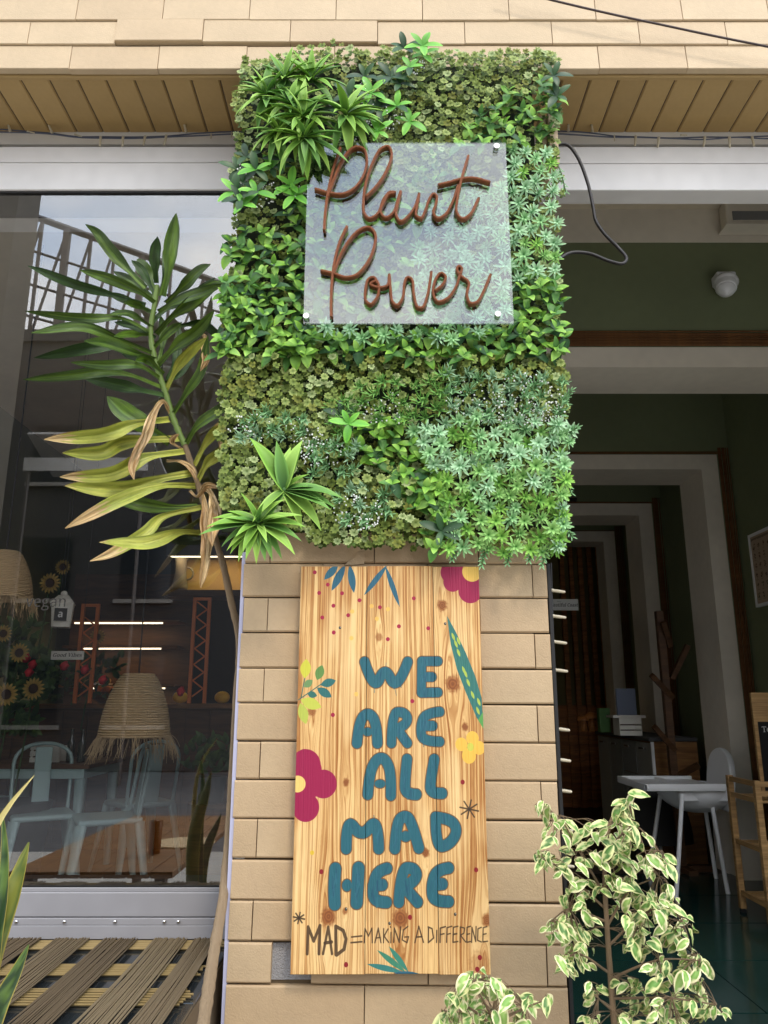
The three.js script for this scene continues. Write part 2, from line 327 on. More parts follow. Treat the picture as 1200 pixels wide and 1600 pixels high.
// ---------------------------------------------------------------- leaf making
// a leaf along +y facing +z; colours from base to tip, optional margin colour
function leafGeo({ L, W, seg = 5, fold = .25, curl = .4, prof, base, tip, edge, mid, power = 1, wave = 0, wide = 0, notch = 0 }) {
  const cols = wide ? [-1, -.74, -.58, 0, .58, .74, 1] : edge ? [-1, -.62, 0, .62, 1] : [-1, 0, 1], nc = cols.length, P = [], C = [], I = [];
  let y = 0, z = 0;
  for (let i = 0; i <= seg; i++) {
    const t = i / seg, a = curl * t; if (i) { y += Math.cos(a) * L / seg; z -= Math.sin(a) * L / seg; }
    const w = W / 2 * prof(t);
    for (let k = 0; k < nc; k++) {
      const x = cols[k] * w, f = Math.abs(x) * fold + wave * Math.sin(t * 9 + k) * w;
      P.push(x, y + Math.sin(a) * f - (notch && i === seg && k === (nc - 1) / 2 ? notch * L : 0), z + Math.cos(a) * f);
      let c = base.map((b, n) => lerp(b, tip[n], Math.pow(t, power)));
      if (edge && (Math.abs(cols[k]) === 1 || wide && (Math.abs(cols[k]) > .7 || (Math.abs(cols[k]) > .5 && hash2(i * 7 + k, seg + Math.round(curl * 100)) > .62) || t > .93))) c = edge; if (mid && k === (nc - 1) / 2) c = mid;
      C.push(...c);
    }
  }
  for (let i = 0; i < seg; i++) for (let k = 0; k + 1 < nc; k++) { const a = i * nc + k; I.push(a, a + 1, a + nc + 1, a, a + nc + 1, a + nc); }
  const g = new THREE.BufferGeometry(); g.setAttribute('position', new THREE.Float32BufferAttribute(P, 3)); g.setAttribute('color', new THREE.Float32BufferAttribute(C, 3)); g.setIndex(I); g.computeVertexNormals(); return g;
}
const ovate = (t) => Math.pow(Math.sin(Math.PI * Math.pow(clamp(t * .97 + .015), .62)), .8), lance = (t) => Math.max(.02, Math.sin(Math.PI * (.12 + .88 * Math.pow(t, .8)))) , ellip = (t) => Math.max(.04, Math.pow(Math.sin(Math.PI * clamp(.03 + .94 * t)), .7)), spat = (t) => Math.max(.12, Math.sin(Math.PI * (.08 + .84 * Math.pow(t, 1.5)))), petal = (t) => t < .5 ? .25 + 1.4 * t : (t > .93 ? .72 : .95);
const figShape = (t) => Math.max(.03, Math.pow(Math.sin(Math.PI * Math.pow(clamp(.02 + .97 * t), .85)), .85) * (t > .86 ? .75 : 1));
function pointIn(p, poly) { let c = false; for (let i = 0, j = poly.length - 1; i < poly.length; j = i++) { const [xi, yi] = poly[i], [xj, yj] = poly[j]; if ((yi > p[1]) !== (yj > p[1]) && p[0] < (xj - xi) * (p[1] - yi) / (yj - yi) + xi) c = !c; } return c; }
function scatter(poly, gap, R, max = 9999) {
  const xs = poly.map((p) => p[0]), ys = poly.map((p) => p[1]), x0 = Math.min(...xs), x1 = Math.max(...xs), y0 = Math.min(...ys), y1 = Math.max(...ys), out = [], grid = new Map(), G = gap;
  for (let n = 0; n < 30 * (x1 - x0) * (y1 - y0) / gap / gap && out.length < max; n++) {
    const p = [lerp(x0, x1, R()), lerp(y0, y1, R())]; if (!pointIn(p, poly)) continue;
    const gx = Math.floor(p[0] / G), gy = Math.floor(p[1] / G); let ok = true;
    for (let a = -1; a <= 1 && ok; a++) for (let b = -1; b <= 1 && ok; b++) for (const q of grid.get((gx + a) * 9999 + gy + b) ?? []) if ((q[0] - p[0]) ** 2 + (q[1] - p[1]) ** 2 < gap * gap) { ok = false; break; }
    if (!ok) continue; const k = gx * 9999 + gy; if (!grid.has(k)) grid.set(k, []); grid.get(k).push(p); out.push(p);
  }
  return out;
}
const plasticLeaf = flowVC(.5, { specularIntensity: .6 }), dullLeaf = flowVC(.62, { specularIntensity: .5 }), glossLeaf = flowVC(.42, { specularIntensity: .55 });

// ---------------------------------------------------------------- green wall panel
{
  const R = rng(21), wall = thing('artificial_plant_wall', 'lush panel of mixed artificial green foliage fixed on the pillar above the wooden board', 'plant wall');
  const PZ = .045, out = (az, o) => V(Math.cos(az), Math.sin(az), o);
  // frame and mat
  const tl = PX(385, 108, .012), br = PX(868, 832, .012);
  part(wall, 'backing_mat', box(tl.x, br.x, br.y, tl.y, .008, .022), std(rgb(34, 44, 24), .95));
  part(wall, 'frame_batten', box(.525, .553, PX(865, 262, 0).y, PX(865, 182, 0).y, -.03, .02, .002), M.tile[2]);
  part(wall, 'frame_batten', box(.50, .522, PX(865, 262, 0).y - .05, PX(865, 182, 0).y, -.06, .005, .002), M.tile[0]);
  // --- clover: cups of four or five rounded leaflets
  const cl = [];
  const cc = [[[78, 100, 38], [138, 156, 78]], [[90, 114, 46], [168, 184, 108]], [[66, 88, 30], [122, 140, 60]], [[88, 114, 54], [180, 196, 136]], [[74, 86, 30], [134, 140, 60]]];
  for (let v = 0; v < 6; v++) {
    const [a, b] = cc[v % 5], gs = [], n = 4 + (v % 2);
    for (let k = 0; k < n; k++) {
      const g = leafGeo({ L: .0125, W: .0125, seg: 3, fold: .15, curl: .6, prof: petal, base: lin(...a).map((x) => x * .75), tip: lin(...b), power: .8, notch: .22 });
      g.applyMatrix4(frame(V(0, 0, 0), out(k / n * 6.283 + v + (R() - .5) * .5, .55 + R() * .3), V(0, 0, 1), .85 + R() * .3)); gs.push(g);
    }
    for (let k = 0; k < 3; k++) { const g = leafGeo({ L: .011, W: .011, seg: 2, fold: .1, curl: .3, prof: petal, base: lin(...a).map((x) => x * .7), tip: lin(...a) }); g.applyMatrix4(frame(V(0, 0, -.014), out(k / 3 * 6.283 + v * 2, .2), V(0, 0, 1))); gs.push(g); }
    cl.push(mergeGeometries(gs));
  }
  const panelPoly = [[380, 100], [470, 92], [600, 84], [700, 88], [860, 86], [868, 250], [868, 600], [880, 640], [880, 850], [690, 846], [600, 846], [500, 842], [480, 822], [350, 790], [348, 700], [352, 620], [358, 500], [370, 300], [376, 180]];
  const inClover = [[[560, 86], [740, 86], [862, 84], [866, 130], [800, 150], [730, 225], [480, 235], [400, 330], [380, 340], [376, 290], [520, 220], [590, 215]], [[356, 556], [880, 556], [880, 590], [700, 590], [560, 610], [545, 690], [470, 660], [370, 660], [350, 640]], [[350, 690], [400, 690], [420, 790], [350, 790]], [[440, 660], [550, 660], [545, 720], [470, 700]], [[500, 780], [600, 700], [680, 790], [700, 846], [500, 846]], [[478, 235], [720, 228], [700, 300], [480, 300]], [[850, 560], [888, 590], [870, 655], [840, 655]], [[520, 62], [560, 80], [520, 100], [380, 130], [380, 100]], [[600, 80], [860, 78], [864, 100], [600, 100]]];
  let n300 = 0; const rest = [];
  const addClover = (p, z, s) => {
    const w = PX(p[0], p[1], z), m = frame(w, V((R() - .5) * .5 + Math.sin(R() * 6.28) * .3, 1, -.1 + (R() - .5) * .5), V((R() - .5) * .7, .25 + (R() - .5) * .6, 1), s), v = Math.floor(R() * 6);
    const visible = inClover.some((q) => pointIn(p, q));
    if (visible && n300 < 300 && R() < .42) { part(wall, 'clover_sprig', cl[v], dullLeaf, m); n300++; } else rest.push([v, m]);
  };
  for (const p of scatter(panelPoly, 11.5, R)) addClover(p, .03 + R() * .028, .85 + R() * .4);
  for (let k = 0; k < 260; k++) { const i = Math.floor(R() * panelPoly.length), a = panelPoly[i], b = panelPoly[(i + 1) % panelPoly.length], t = R(), n = [b[1] - a[1], a[0] - b[0]], l = Math.hypot(...n), o = R() * R() * 13; addClover([lerp(a[0], b[0], t) + n[0] / l * o, lerp(a[1], b[1], t) + n[1] / l * o], .03 + R() * .04, .8 + R() * .4); }
  for (const q of inClover) for (const p of scatter(q, 10.5, R)) addClover(p, .045 + R() * .045, (.85 + R() * .4));
  for (let v = 0; v < 6; v++) {
    const l = rest.filter((r) => r[0] === v), im = shade(new THREE.InstancedMesh(cl[v], dullLeaf, l.length)); im.name = 'clover_mass'; im.userData.kind = 'stuff';
    l.forEach((r, i) => im.setMatrixAt(i, r[1])); wall.add(im);
  }
  // --- lime-tipped pointed leaves
  const lime = [];
  const lc = [[[36, 80, 30], [140, 196, 54]], [[46, 96, 38], [164, 214, 72]], [[28, 66, 32], [92, 148, 48]], [[60, 112, 44], [180, 222, 96]], [[36, 78, 42], [112, 168, 66]], [[26, 58, 36], [62, 108, 52]]];
  for (let v = 0; v < 12; v++) { const [a, b] = lc[v % 6]; lime.push(leafGeo({ L: .036 + (v % 3) * .004, W: .022 + (v % 4) * .002, seg: 6, fold: .22 + (v % 3) * .08, curl: .35 + (v % 4) * .18, prof: ovate, base: lin(...a), tip: lin(...b), mid: lin(...a.map((x, i) => (x + b[i]) / 2 + 12)), power: 1.1, wave: .06 })); }
  const limePolys = [[[372, 370], [400, 350], [430, 375], [475, 380], [474, 520], [480, 558], [352, 556], [356, 470], [372, 420]], [[430, 522], [795, 518], [800, 552], [690, 562], [430, 556]], [[800, 440], [866, 430], [872, 556], [795, 556]], [[735, 190], [800, 140], [862, 128], [866, 200], [790, 238], [715, 232]], [[535, 668], [620, 656], [640, 690], [690, 760], [690, 800], [640, 792], [600, 740], [548, 712]], [[490, 320], [690, 235], [735, 300], [640, 380], [640, 500], [500, 500]], [[350, 470], [372, 460], [366, 552], [346, 552]], [[470, 300], [486, 320], [470, 360], [440, 340]], [[860, 130], [876, 160], [864, 190]], [[860, 440], [884, 455], [870, 480]], [[662, 800], [705, 800], [700, 858], [672, 860]], [[352, 372], [366, 366], [362, 400], [350, 400]], [[340, 520], [356, 515], [352, 560], [340, 556]], [[872, 500], [884, 520], [878, 560], [868, 560]], [[345, 440], [362, 430], [358, 470], [344, 470]]];
  let nl = 0; const limeRest = [];
  for (const [qi, q] of limePolys.entries()) for (const p of scatter(q, qi === 5 ? 24 : 17.5, R)) {
    const z = .055 + R() * .04, c = PX(p[0], p[1], z), a0 = R() * 6.28, n = 5;
    for (let k = 0; k < n; k++) {
      const inner = k >= 3, az = a0 + k * (inner ? 3.1 : 2.1) + (R() - .5) * .5, o = inner ? 1.1 + R() * .7 : .1 + R() * .3, s = (inner ? .62 : .95) + R() * .25;
      const d = out(az, o); d.y += .28; const v = inner ? (Math.floor(R() * 4) < 3 ? [1, 3, 0, 7, 9][Math.floor(R() * 5)] : 4) : Math.floor(R() * 12);
      const hint = V(-Math.cos(az) * .4, .5 - Math.sin(az) * .3, 1.0), m = frame(c.clone().add(V(0, 0, inner ? .008 : -.004)), d, hint, s);
      if (nl < 300 && qi !== 5) { part(wall, 'lime_leaf', lime[v], plasticLeaf, m); nl++; } else { const g = lime[v].clone().applyMatrix4(m); limeRest.push(g); }
    }
  }
  { const o = part(wall, 'lime_leaf_mass', mergeGeometries(limeRest), plasticLeaf); o.userData.kind = 'stuff'; }
  // --- starry sprigs of narrow leaflets
  const stars = [], sc = [[[62, 122, 50], [164, 212, 124]], [[60, 124, 62], [172, 220, 156]], [[64, 126, 44], [152, 202, 92]], [[70, 134, 76], [190, 228, 184]], [[46, 102, 36], [126, 178, 76]]];
  for (let v = 0; v < 10; v++) {
    const [a, b] = sc[v % 5], gs = [];
    for (let ring = 0; ring < 3; ring++) { const n = 8 - ring; for (let k = 0; k < n; k++) {
      const g = leafGeo({ L: .027 - ring * .004, W: .0062, seg: 3, fold: .3, curl: .25, prof: spat, base: lin(...a), tip: lin(...b), power: .7 });
      g.applyMatrix4(frame(V(0, 0, ring * .006 - .006), out(k / n * 6.283 + ring * .4 + v + (R() - .5) * .3, .15 + ring * .5 + R() * .2), V(0, 0, 1), .85 + R() * .3)); gs.push(g); } }
    const st = rod(V(0, 0, -.045), V(0, 0, 0), .0015, .0015, 5); const c = new Float32Array(st.attributes.position.count * 3); for (let i = 0; i < c.length; i += 3) { c.set(lin(...a), i); } st.setAttribute('color', new THREE.BufferAttribute(c, 3)); st.deleteAttribute('uv'); gs.push(st.toNonIndexed());
    stars.push(mergeGeometries(gs.map((g) => g.index ? g.toNonIndexed() : g)));
  }
  const starPolys = [[[798, 235], [862, 240], [872, 300], [868, 430], [800, 440]], [[645, 668], [720, 650], [880, 660], [884, 770], [878, 866], [790, 866], [700, 858], [680, 790], [690, 740], [655, 700]], [[480, 508], [770, 508], [760, 530], [480, 532]], [[660, 330], [790, 290], [790, 500], [640, 500]], [[870, 660], [896, 668], [894, 700], [880, 800], [872, 860]]];
  let ns = 0; const starRest = [];
  for (const [qi, q] of starPolys.entries()) for (const p of scatter(q, qi === 2 ? 20 : 17.5, R)) {
    const low = sstep(780, 880, p[1]), z = .06 + R() * .05, c = PX(p[0], p[1], z), m = frame(c, V((R() - .5) * .8, 1, .1), V((R() - .5) * 1.0, .15 - .9 * low + (R() - .5) * .8, 1), .85 + R() * .35);
    const cool = (qi === 3 || qi === 2 || p[1] < 740 && R() < .7 || R() < .2), v = Math.floor(R() * 2) * 5 + (cool ? [1, 3, 3][Math.floor(R() * 3)] : [0, 2, 4, 0, 1, 2][Math.floor(R() * 6)]);
    if (ns < 300) { part(wall, 'star_sprig', stars[v], dullLeaf, m); ns++; } else starRest.push(stars[v].clone().applyMatrix4(m));
  }
  if (starRest.length) part(wall, 'star_sprig_mass', mergeGeometries(starRest), dullLeaf).userData.kind = 'stuff';
  // sprigs that hang over the lower and right edges on their own stems
  const stemMat = std(rgb(62, 92, 42), .7);
  for (const [x0, y0, x1, y1] of [[870, 690, 902, 668], [872, 720, 892, 770], [866, 800, 894, 838], [860, 840, 846, 884], [800, 850, 792, 880], [760, 850, 752, 884], [840, 850, 826, 876], [716, 850, 706, 874], [870, 640, 893, 610], [868, 250, 884, 300], [866, 380, 872, 400], [875, 745, 888, 725]]) {
    const a = PX(x0, y0, .05), b = PX(x1, y1, .08), gs = [];
    for (let k = 0; k < 22; k++) { const t = .25 + .75 * k / 21, g = leafGeo({ L: .02, W: .0052, seg: 2, fold: .3, curl: .2, prof: spat, base: lin(66, 122, 62), tip: lin(156, 204, 150) }); const ax = b.clone().sub(a).normalize(); g.applyMatrix4(frame(a.clone().lerp(b, t), out(k * 2.4, .4).multiplyScalar(.7).add(ax.multiplyScalar(.9)), V(0, .2, 1), 1.1 - .3 * t)); gs.push(g); }
    const o = part(wall, 'trailing_sprig', mergeGeometries(gs), dullLeaf); part(o, 'stem', tube([a, a.clone().lerp(b, .5).add(V(0, 0, .01)), b], .0018, 8, 5), stemMat);
  }
  // --- rosemary-like tufts, bluish
  const tufts = [], tc = [[[50, 100, 50], [150, 196, 140]], [[46, 100, 40], [136, 186, 92]], [[54, 106, 62], [178, 212, 172]]];
  for (let v = 0; v < 6; v++) {
    const [a, b] = tc[v % 3], gs = [];
    for (let k = 0; k < 26; k++) { const t = k / 26, g = leafGeo({ L: .024, W: .0042, seg: 3, fold: .3, curl: -.4 + R() * .8, prof: lance, base: lin(...a), tip: lin(...b), power: .8 }); g.applyMatrix4(frame(V((R() - .5) * .018, (R() - .5) * .018, t * .025), out(k * 2.4, .5 + R() * 1.2), V(R() - .5, R() - .5, 1), .8 + R() * .5)); gs.push(g); }
    tufts.push(mergeGeometries(gs));
  }
  const tuftPolys = [[[690, 588], [860, 585], [886, 610], [884, 650], [700, 656]], [[372, 652], [475, 650], [480, 690], [380, 690]], [[555, 605], [700, 590], [700, 655], [600, 662], [545, 650]], [[470, 700], [560, 696], [560, 740], [490, 745]], [[530, 770], [600, 760], [620, 810], [540, 822]], [[505, 640], [545, 630], [540, 680], [510, 680]]];
  for (const [qi, q] of tuftPolys.entries()) for (const p of scatter(q, 19, R)) part(wall, 'needle_tuft', tufts[(qi === 2 || qi === 5 ? 1 : (R() < .6 ? 0 : 2)) + 3 * Math.floor(R() * 2)], dullLeaf, frame(PX(p[0], p[1], .06 + R() * .03), V((R() - .5), 1, 0), V((R() - .5) * .8, (R() - .4) * .8, 1), .9 + R() * .35));
  // --- glossy oval leaves
  const oval = []; const oc = [[[66, 132, 36], [124, 196, 64]], [[82, 152, 44], [150, 214, 84]], [[28, 62, 26], [50, 92, 40]], [[24, 52, 26], [42, 78, 38]]];
  for (let v = 0; v < 4; v++) oval.push(leafGeo({ L: .06, W: .024, seg: 6, fold: .2, curl: .5, prof: ellip, base: lin(...oc[v][0]), tip: lin(...oc[v][1]), mid: lin(...oc[v][0].map((x) => x + 22)) }));
  const sprigs = [[640, 105, 1], [625, 130, 0], [660, 85, 1], [590, 170, 0], [570, 120, 0], [545, 150, 0], [620, 165, 1], [555, 190, 1], [520, 170, 0], [590, 205, 1], [385, 245, 0], [400, 265, 1], [380, 285, 0], [425, 262, 1], [455, 290, 1], [400, 300, 1], [375, 310, 0], [440, 250, 0], [640, 190, 1], [535, 650, 0], [545, 662, 1], [610, 120, 0], [580, 145, 1], [460, 305, 1], [530, 205, 1], [865, 118, 0], [870, 150, 0], [380, 320, 1], [690, 830, 0], [660, 72, 1], [632, 76, 0], [372, 265, 0], [368, 300, 1]];
  for (const [x, y, bright] of sprigs) { const c = PX(x, y, .09 + R() * .035), n = 5, a0 = R() * 6; for (let k = 0; k < n; k++) { const az = a0 + k * 1.3 + (R() - .5) * .4, d = out(az, .25 + R() * .5); d.y += .15; part(wall, 'oval_leaf', oval[bright ? (R() < .8 ? Math.floor(R() * 2) : 2) : 2 + Math.floor(R() * 2)], glossLeaf, frame(c, d, V(0, .3, 1), .7 + R() * .4)); } }
  // --- white baby's-breath
  const dots = [], dg = new THREE.IcosahedronGeometry(.0028, 0);
  for (const [x, y, r, n] of [[560, 150, 35, 70], [600, 185, 30, 50], [650, 105, 18, 25], [400, 300, 35, 60], [375, 275, 20, 25], [470, 300, 15, 20], [820, 625, 60, 150], [855, 645, 30, 70], [740, 630, 50, 60], [500, 705, 40, 90], [560, 800, 40, 90], [390, 670, 35, 50], [470, 675, 30, 30], [600, 640, 40, 50], [540, 215, 18, 25]]) for (let k = 0; k < n; k++) { const a = R() * 6.28, q = r * Math.sqrt(R()), w = PX(x + Math.cos(a) * q, y + Math.sin(a) * q * .7, .075 + R() * .04); dots.push(dg.clone().scale(.6 + R() * .6, .6 + R() * .6, .6 + R() * .6).translate(w.x, w.y, w.z)); }
  part(wall, 'white_blossom', merge(dots), std(rgb(236, 240, 236), .7)).userData.kind = 'stuff';
  // --- spiky rosettes
  const blades = [];
  const bc = [[[62, 104, 42], [134, 182, 68]], [[52, 94, 48], [112, 162, 72]], [[78, 122, 48], [156, 198, 86]]];
  for (let v = 0; v < 6; v++) blades.push(leafGeo({ L: .122, W: .027 + (v % 2) * .005, seg: 8, fold: .42, curl: .35 + v * .1, prof: lance, base: lin(...bc[v % 3][0]).map((x) => x * .8), tip: lin(...bc[v % 3][1]), edge: lin(...bc[v % 3][1].map((x) => x + 12)), power: .9 }));
  const rosette = (x, y, z, n, size, lean, list) => {
    const c = PX(x, y, z), hub = part(wall, 'spiky_rosette', new THREE.SphereGeometry(.008, 8, 6).translate(c.x, c.y, c.z), std(rgb(60, 100, 44), .6));
    for (let k = 0; k < n; k++) {
      let az, o, s; if (list && k < list.length) { [az, s] = list[k]; az = az * Math.PI / 180; o = .3 + R() * .25; s *= size; } else { const t = k / n; az = k * 2.4 + R() * .4; o = lerp(.1, 1.5, t * t); s = size * lerp(1.0, .62, t) * (.88 + R() * .24); }
      const d = out(az, o); d.x += lean[0]; d.y += lean[1];
      const m = frame(c, d, V(-Math.cos(az) * .5 * 0, .75, .8), s); part(hub, 'blade', blades[Math.floor(R() * 6)], plasticLeaf, m);
    }
  };
  rosette(418, 150, .13, 22, 1.1, [-.15, .2]); rosette(472, 184, .16, 24, 1.25, [.0, .0]); rosette(486, 126, .12, 18, 1.15, [.05, .55]); rosette(540, 180, .15, 18, 1.25, [.6, -.15]);
  rosette(434, 208, .14, 20, 1.0, [-.1, -.1]); rosette(476, 216, .17, 20, 1.15, [.05, -.4]); rosette(446, 124, .13, 18, 1.05, [-.05, .5]); rosette(455, 165, .15, 18, 1.1, [-.1, .1]);
  rosette(444, 766, .15, 16, 1.3, [.05, .1], [[118, 1.1], [100, .85], [90, .85], [82, .95], [75, .8], [2, 1.05], [-10, .95], [-22, .9], [-38, .95], [-60, .75], [225, .8], [240, .75], [-5, .8], [15, .6], [95, .6], [45, .5]]);
  rosette(404, 818, .16, 26, 1.05, [0, .02], [[160, .95], [172, 1.05], [185, 1.2], [200, .9], [20, .95], [8, 1.0], [-8, 1.0], [-25, 1.05], [-45, .9], [-60, .85], [-75, .8], [-90, .85], [-105, .85], [-125, .9], [-140, .85], [215, .85], [145, .7], [35, .7], [60, .75]]);
  seat(wall, V(.03, br.y, .01));
}
// ---------------------------------------------------------------- clear acrylic sign with bent letters
{
  const Z = .13, sign = thing('acrylic_letter_sign', 'square clear acrylic sign with copper script letters reading Plant Power on the plant wall', 'sign');
  const a = PX(474, 506, Z), b = PX(790, 224, Z);
  part(sign, 'acrylic_panel', box(a.x, b.x, a.y, b.y, Z - .003, Z + .003), M.acrylic);
  for (const [x, y] of [[479, 497], [777, 494], [489, 233], [775, 233]]) { const p = PX(x, y, Z); const g = new THREE.CylinderGeometry(.0085, .0085, .014, 16).rotateX(Math.PI / 2).translate(p.x, p.y, Z + .008); const s = part(sign, 'standoff', g, M.chrome); part(s, 'post', new THREE.CylinderGeometry(.006, .006, Z - .01, 10).rotateX(Math.PI / 2).translate(p.x, p.y, Z / 2 - .002), M.chrome); }
  const copper = std(rgb(146, 86, 52), .34, { metalness: .35, bumpMap: dataTex(128, (x, y) => per(x, y, 64), false, 30), bumpScale: .0015 });
  const edgeMat = std(rgb(190, 150, 100), .4, { metalness: .2 });
  const q = (l) => l.map(([x, y]) => [460 + x / 3.4286, 210 + y / 3.4286]);
  const letters = [
    [[[245, 62], [215, 150], [185, 270], [165, 400], [158, 505]], [[175, 330], [215, 220], [260, 120], [320, 60], [370, 68], [388, 130], [370, 210], [320, 280], [260, 310], [190, 305], [108, 283]]],
    [[[380, 328], [450, 255], [500, 170], [521, 95], [503, 55], [462, 70], [420, 140], [385, 240], [370, 340], [372, 410], [400, 441], [440, 422], [478, 355], [505, 312], [540, 306]]],
    [[[545, 302], [510, 302], [473, 350], [462, 410], [490, 437], [530, 410], [556, 335], [571, 293], [552, 370], [545, 425], [570, 457], [610, 430], [650, 370], [669, 308]]],
    [[[669, 308], [657, 375], [653, 425], [678, 440], [702, 400], [720, 345], [745, 310], [763, 322], [757, 370], [745, 410], [768, 440], [808, 422], [850, 350], [880, 260]]],
    [[[933, 105], [895, 235], [872, 350], [870, 408], [900, 443], [942, 420], [990, 332]], [[770, 262], [830, 248], [900, 229], [960, 225], [1052, 248]]],
    [[[281, 484], [245, 560], [215, 670], [200, 780], [195, 900], [196, 970]], [[205, 745], [245, 640], [300, 550], [350, 503], [400, 490], [433, 525], [425, 600], [390, 680], [330, 745], [270, 757], [210, 737], [140, 721]]],
    [[[446, 795], [428, 760], [397, 767], [380, 830], [382, 882], [407, 902], [440, 870], [453, 812], [440, 778], [405, 795], [450, 812], [497, 803], [509, 742]]],
    [[[509, 742], [515, 820], [525, 888], [550, 908], [580, 870], [590, 790], [605, 758], [630, 770], [640, 850], [660, 917], [687, 920], [712, 860], [735, 728]]],
    [[[752, 832], [797, 795], [811, 755], [787, 735], [757, 770], [745, 850], [770, 888], [820, 872], [866, 810], [888, 745]]],
    [[[888, 745], [898, 710], [880, 698], [872, 715], [890, 748], [935, 785], [925, 850], [945, 897], [980, 890], [1012, 840], [1053, 742]]]];
  for (const strokes of letters) {
    const gs = [];
    for (const s of strokes) {
      const c = new THREE.CatmullRomCurve3(q(s).map(([x, y]) => { const p = PX(x, y, Z + .026); return V(p.x, p.y, 0); }), false, 'centripetal'), n = s.length * 7, pts = c.getSpacedPoints(n), prof = [[-.004, 0], [-.004, .015], [-.0028, .018], [0, .0192], [.0028, .018], [.004, .015], [.004, 0]], P = [], U = [], I = [], m = prof.length;
      pts.forEach((p, i) => { const t = c.getTangentAt(i / n), nx = -t.y, ny = t.x; prof.forEach(([o, h], k) => { P.push(p.x + nx * o, p.y + ny * o, Z + .0045 + h); U.push(i * .006, k * .006); }); });
      for (let i = 0; i < n; i++) for (let k = 0; k < m; k++) { const a = i * m + k, b = i * m + (k + 1) % m; I.push(a, a + m, b, b, a + m, b + m); }
      for (const i of [0, n]) for (let k = 1; k + 1 < m; k++) I.push(i * m, i * m + k, i * m + k + 1);
      const g = new THREE.BufferGeometry(); g.setAttribute('position', new THREE.Float32BufferAttribute(P, 3)); g.setAttribute('uv', new THREE.Float32BufferAttribute(U, 2)); g.setIndex(I); g.computeVertexNormals(); gs.push(g);
    }
    part(sign, 'letter', mergeGeometries(gs), copper);
  }
  seat(sign, V((a.x + b.x) / 2, a.y, Z));
}
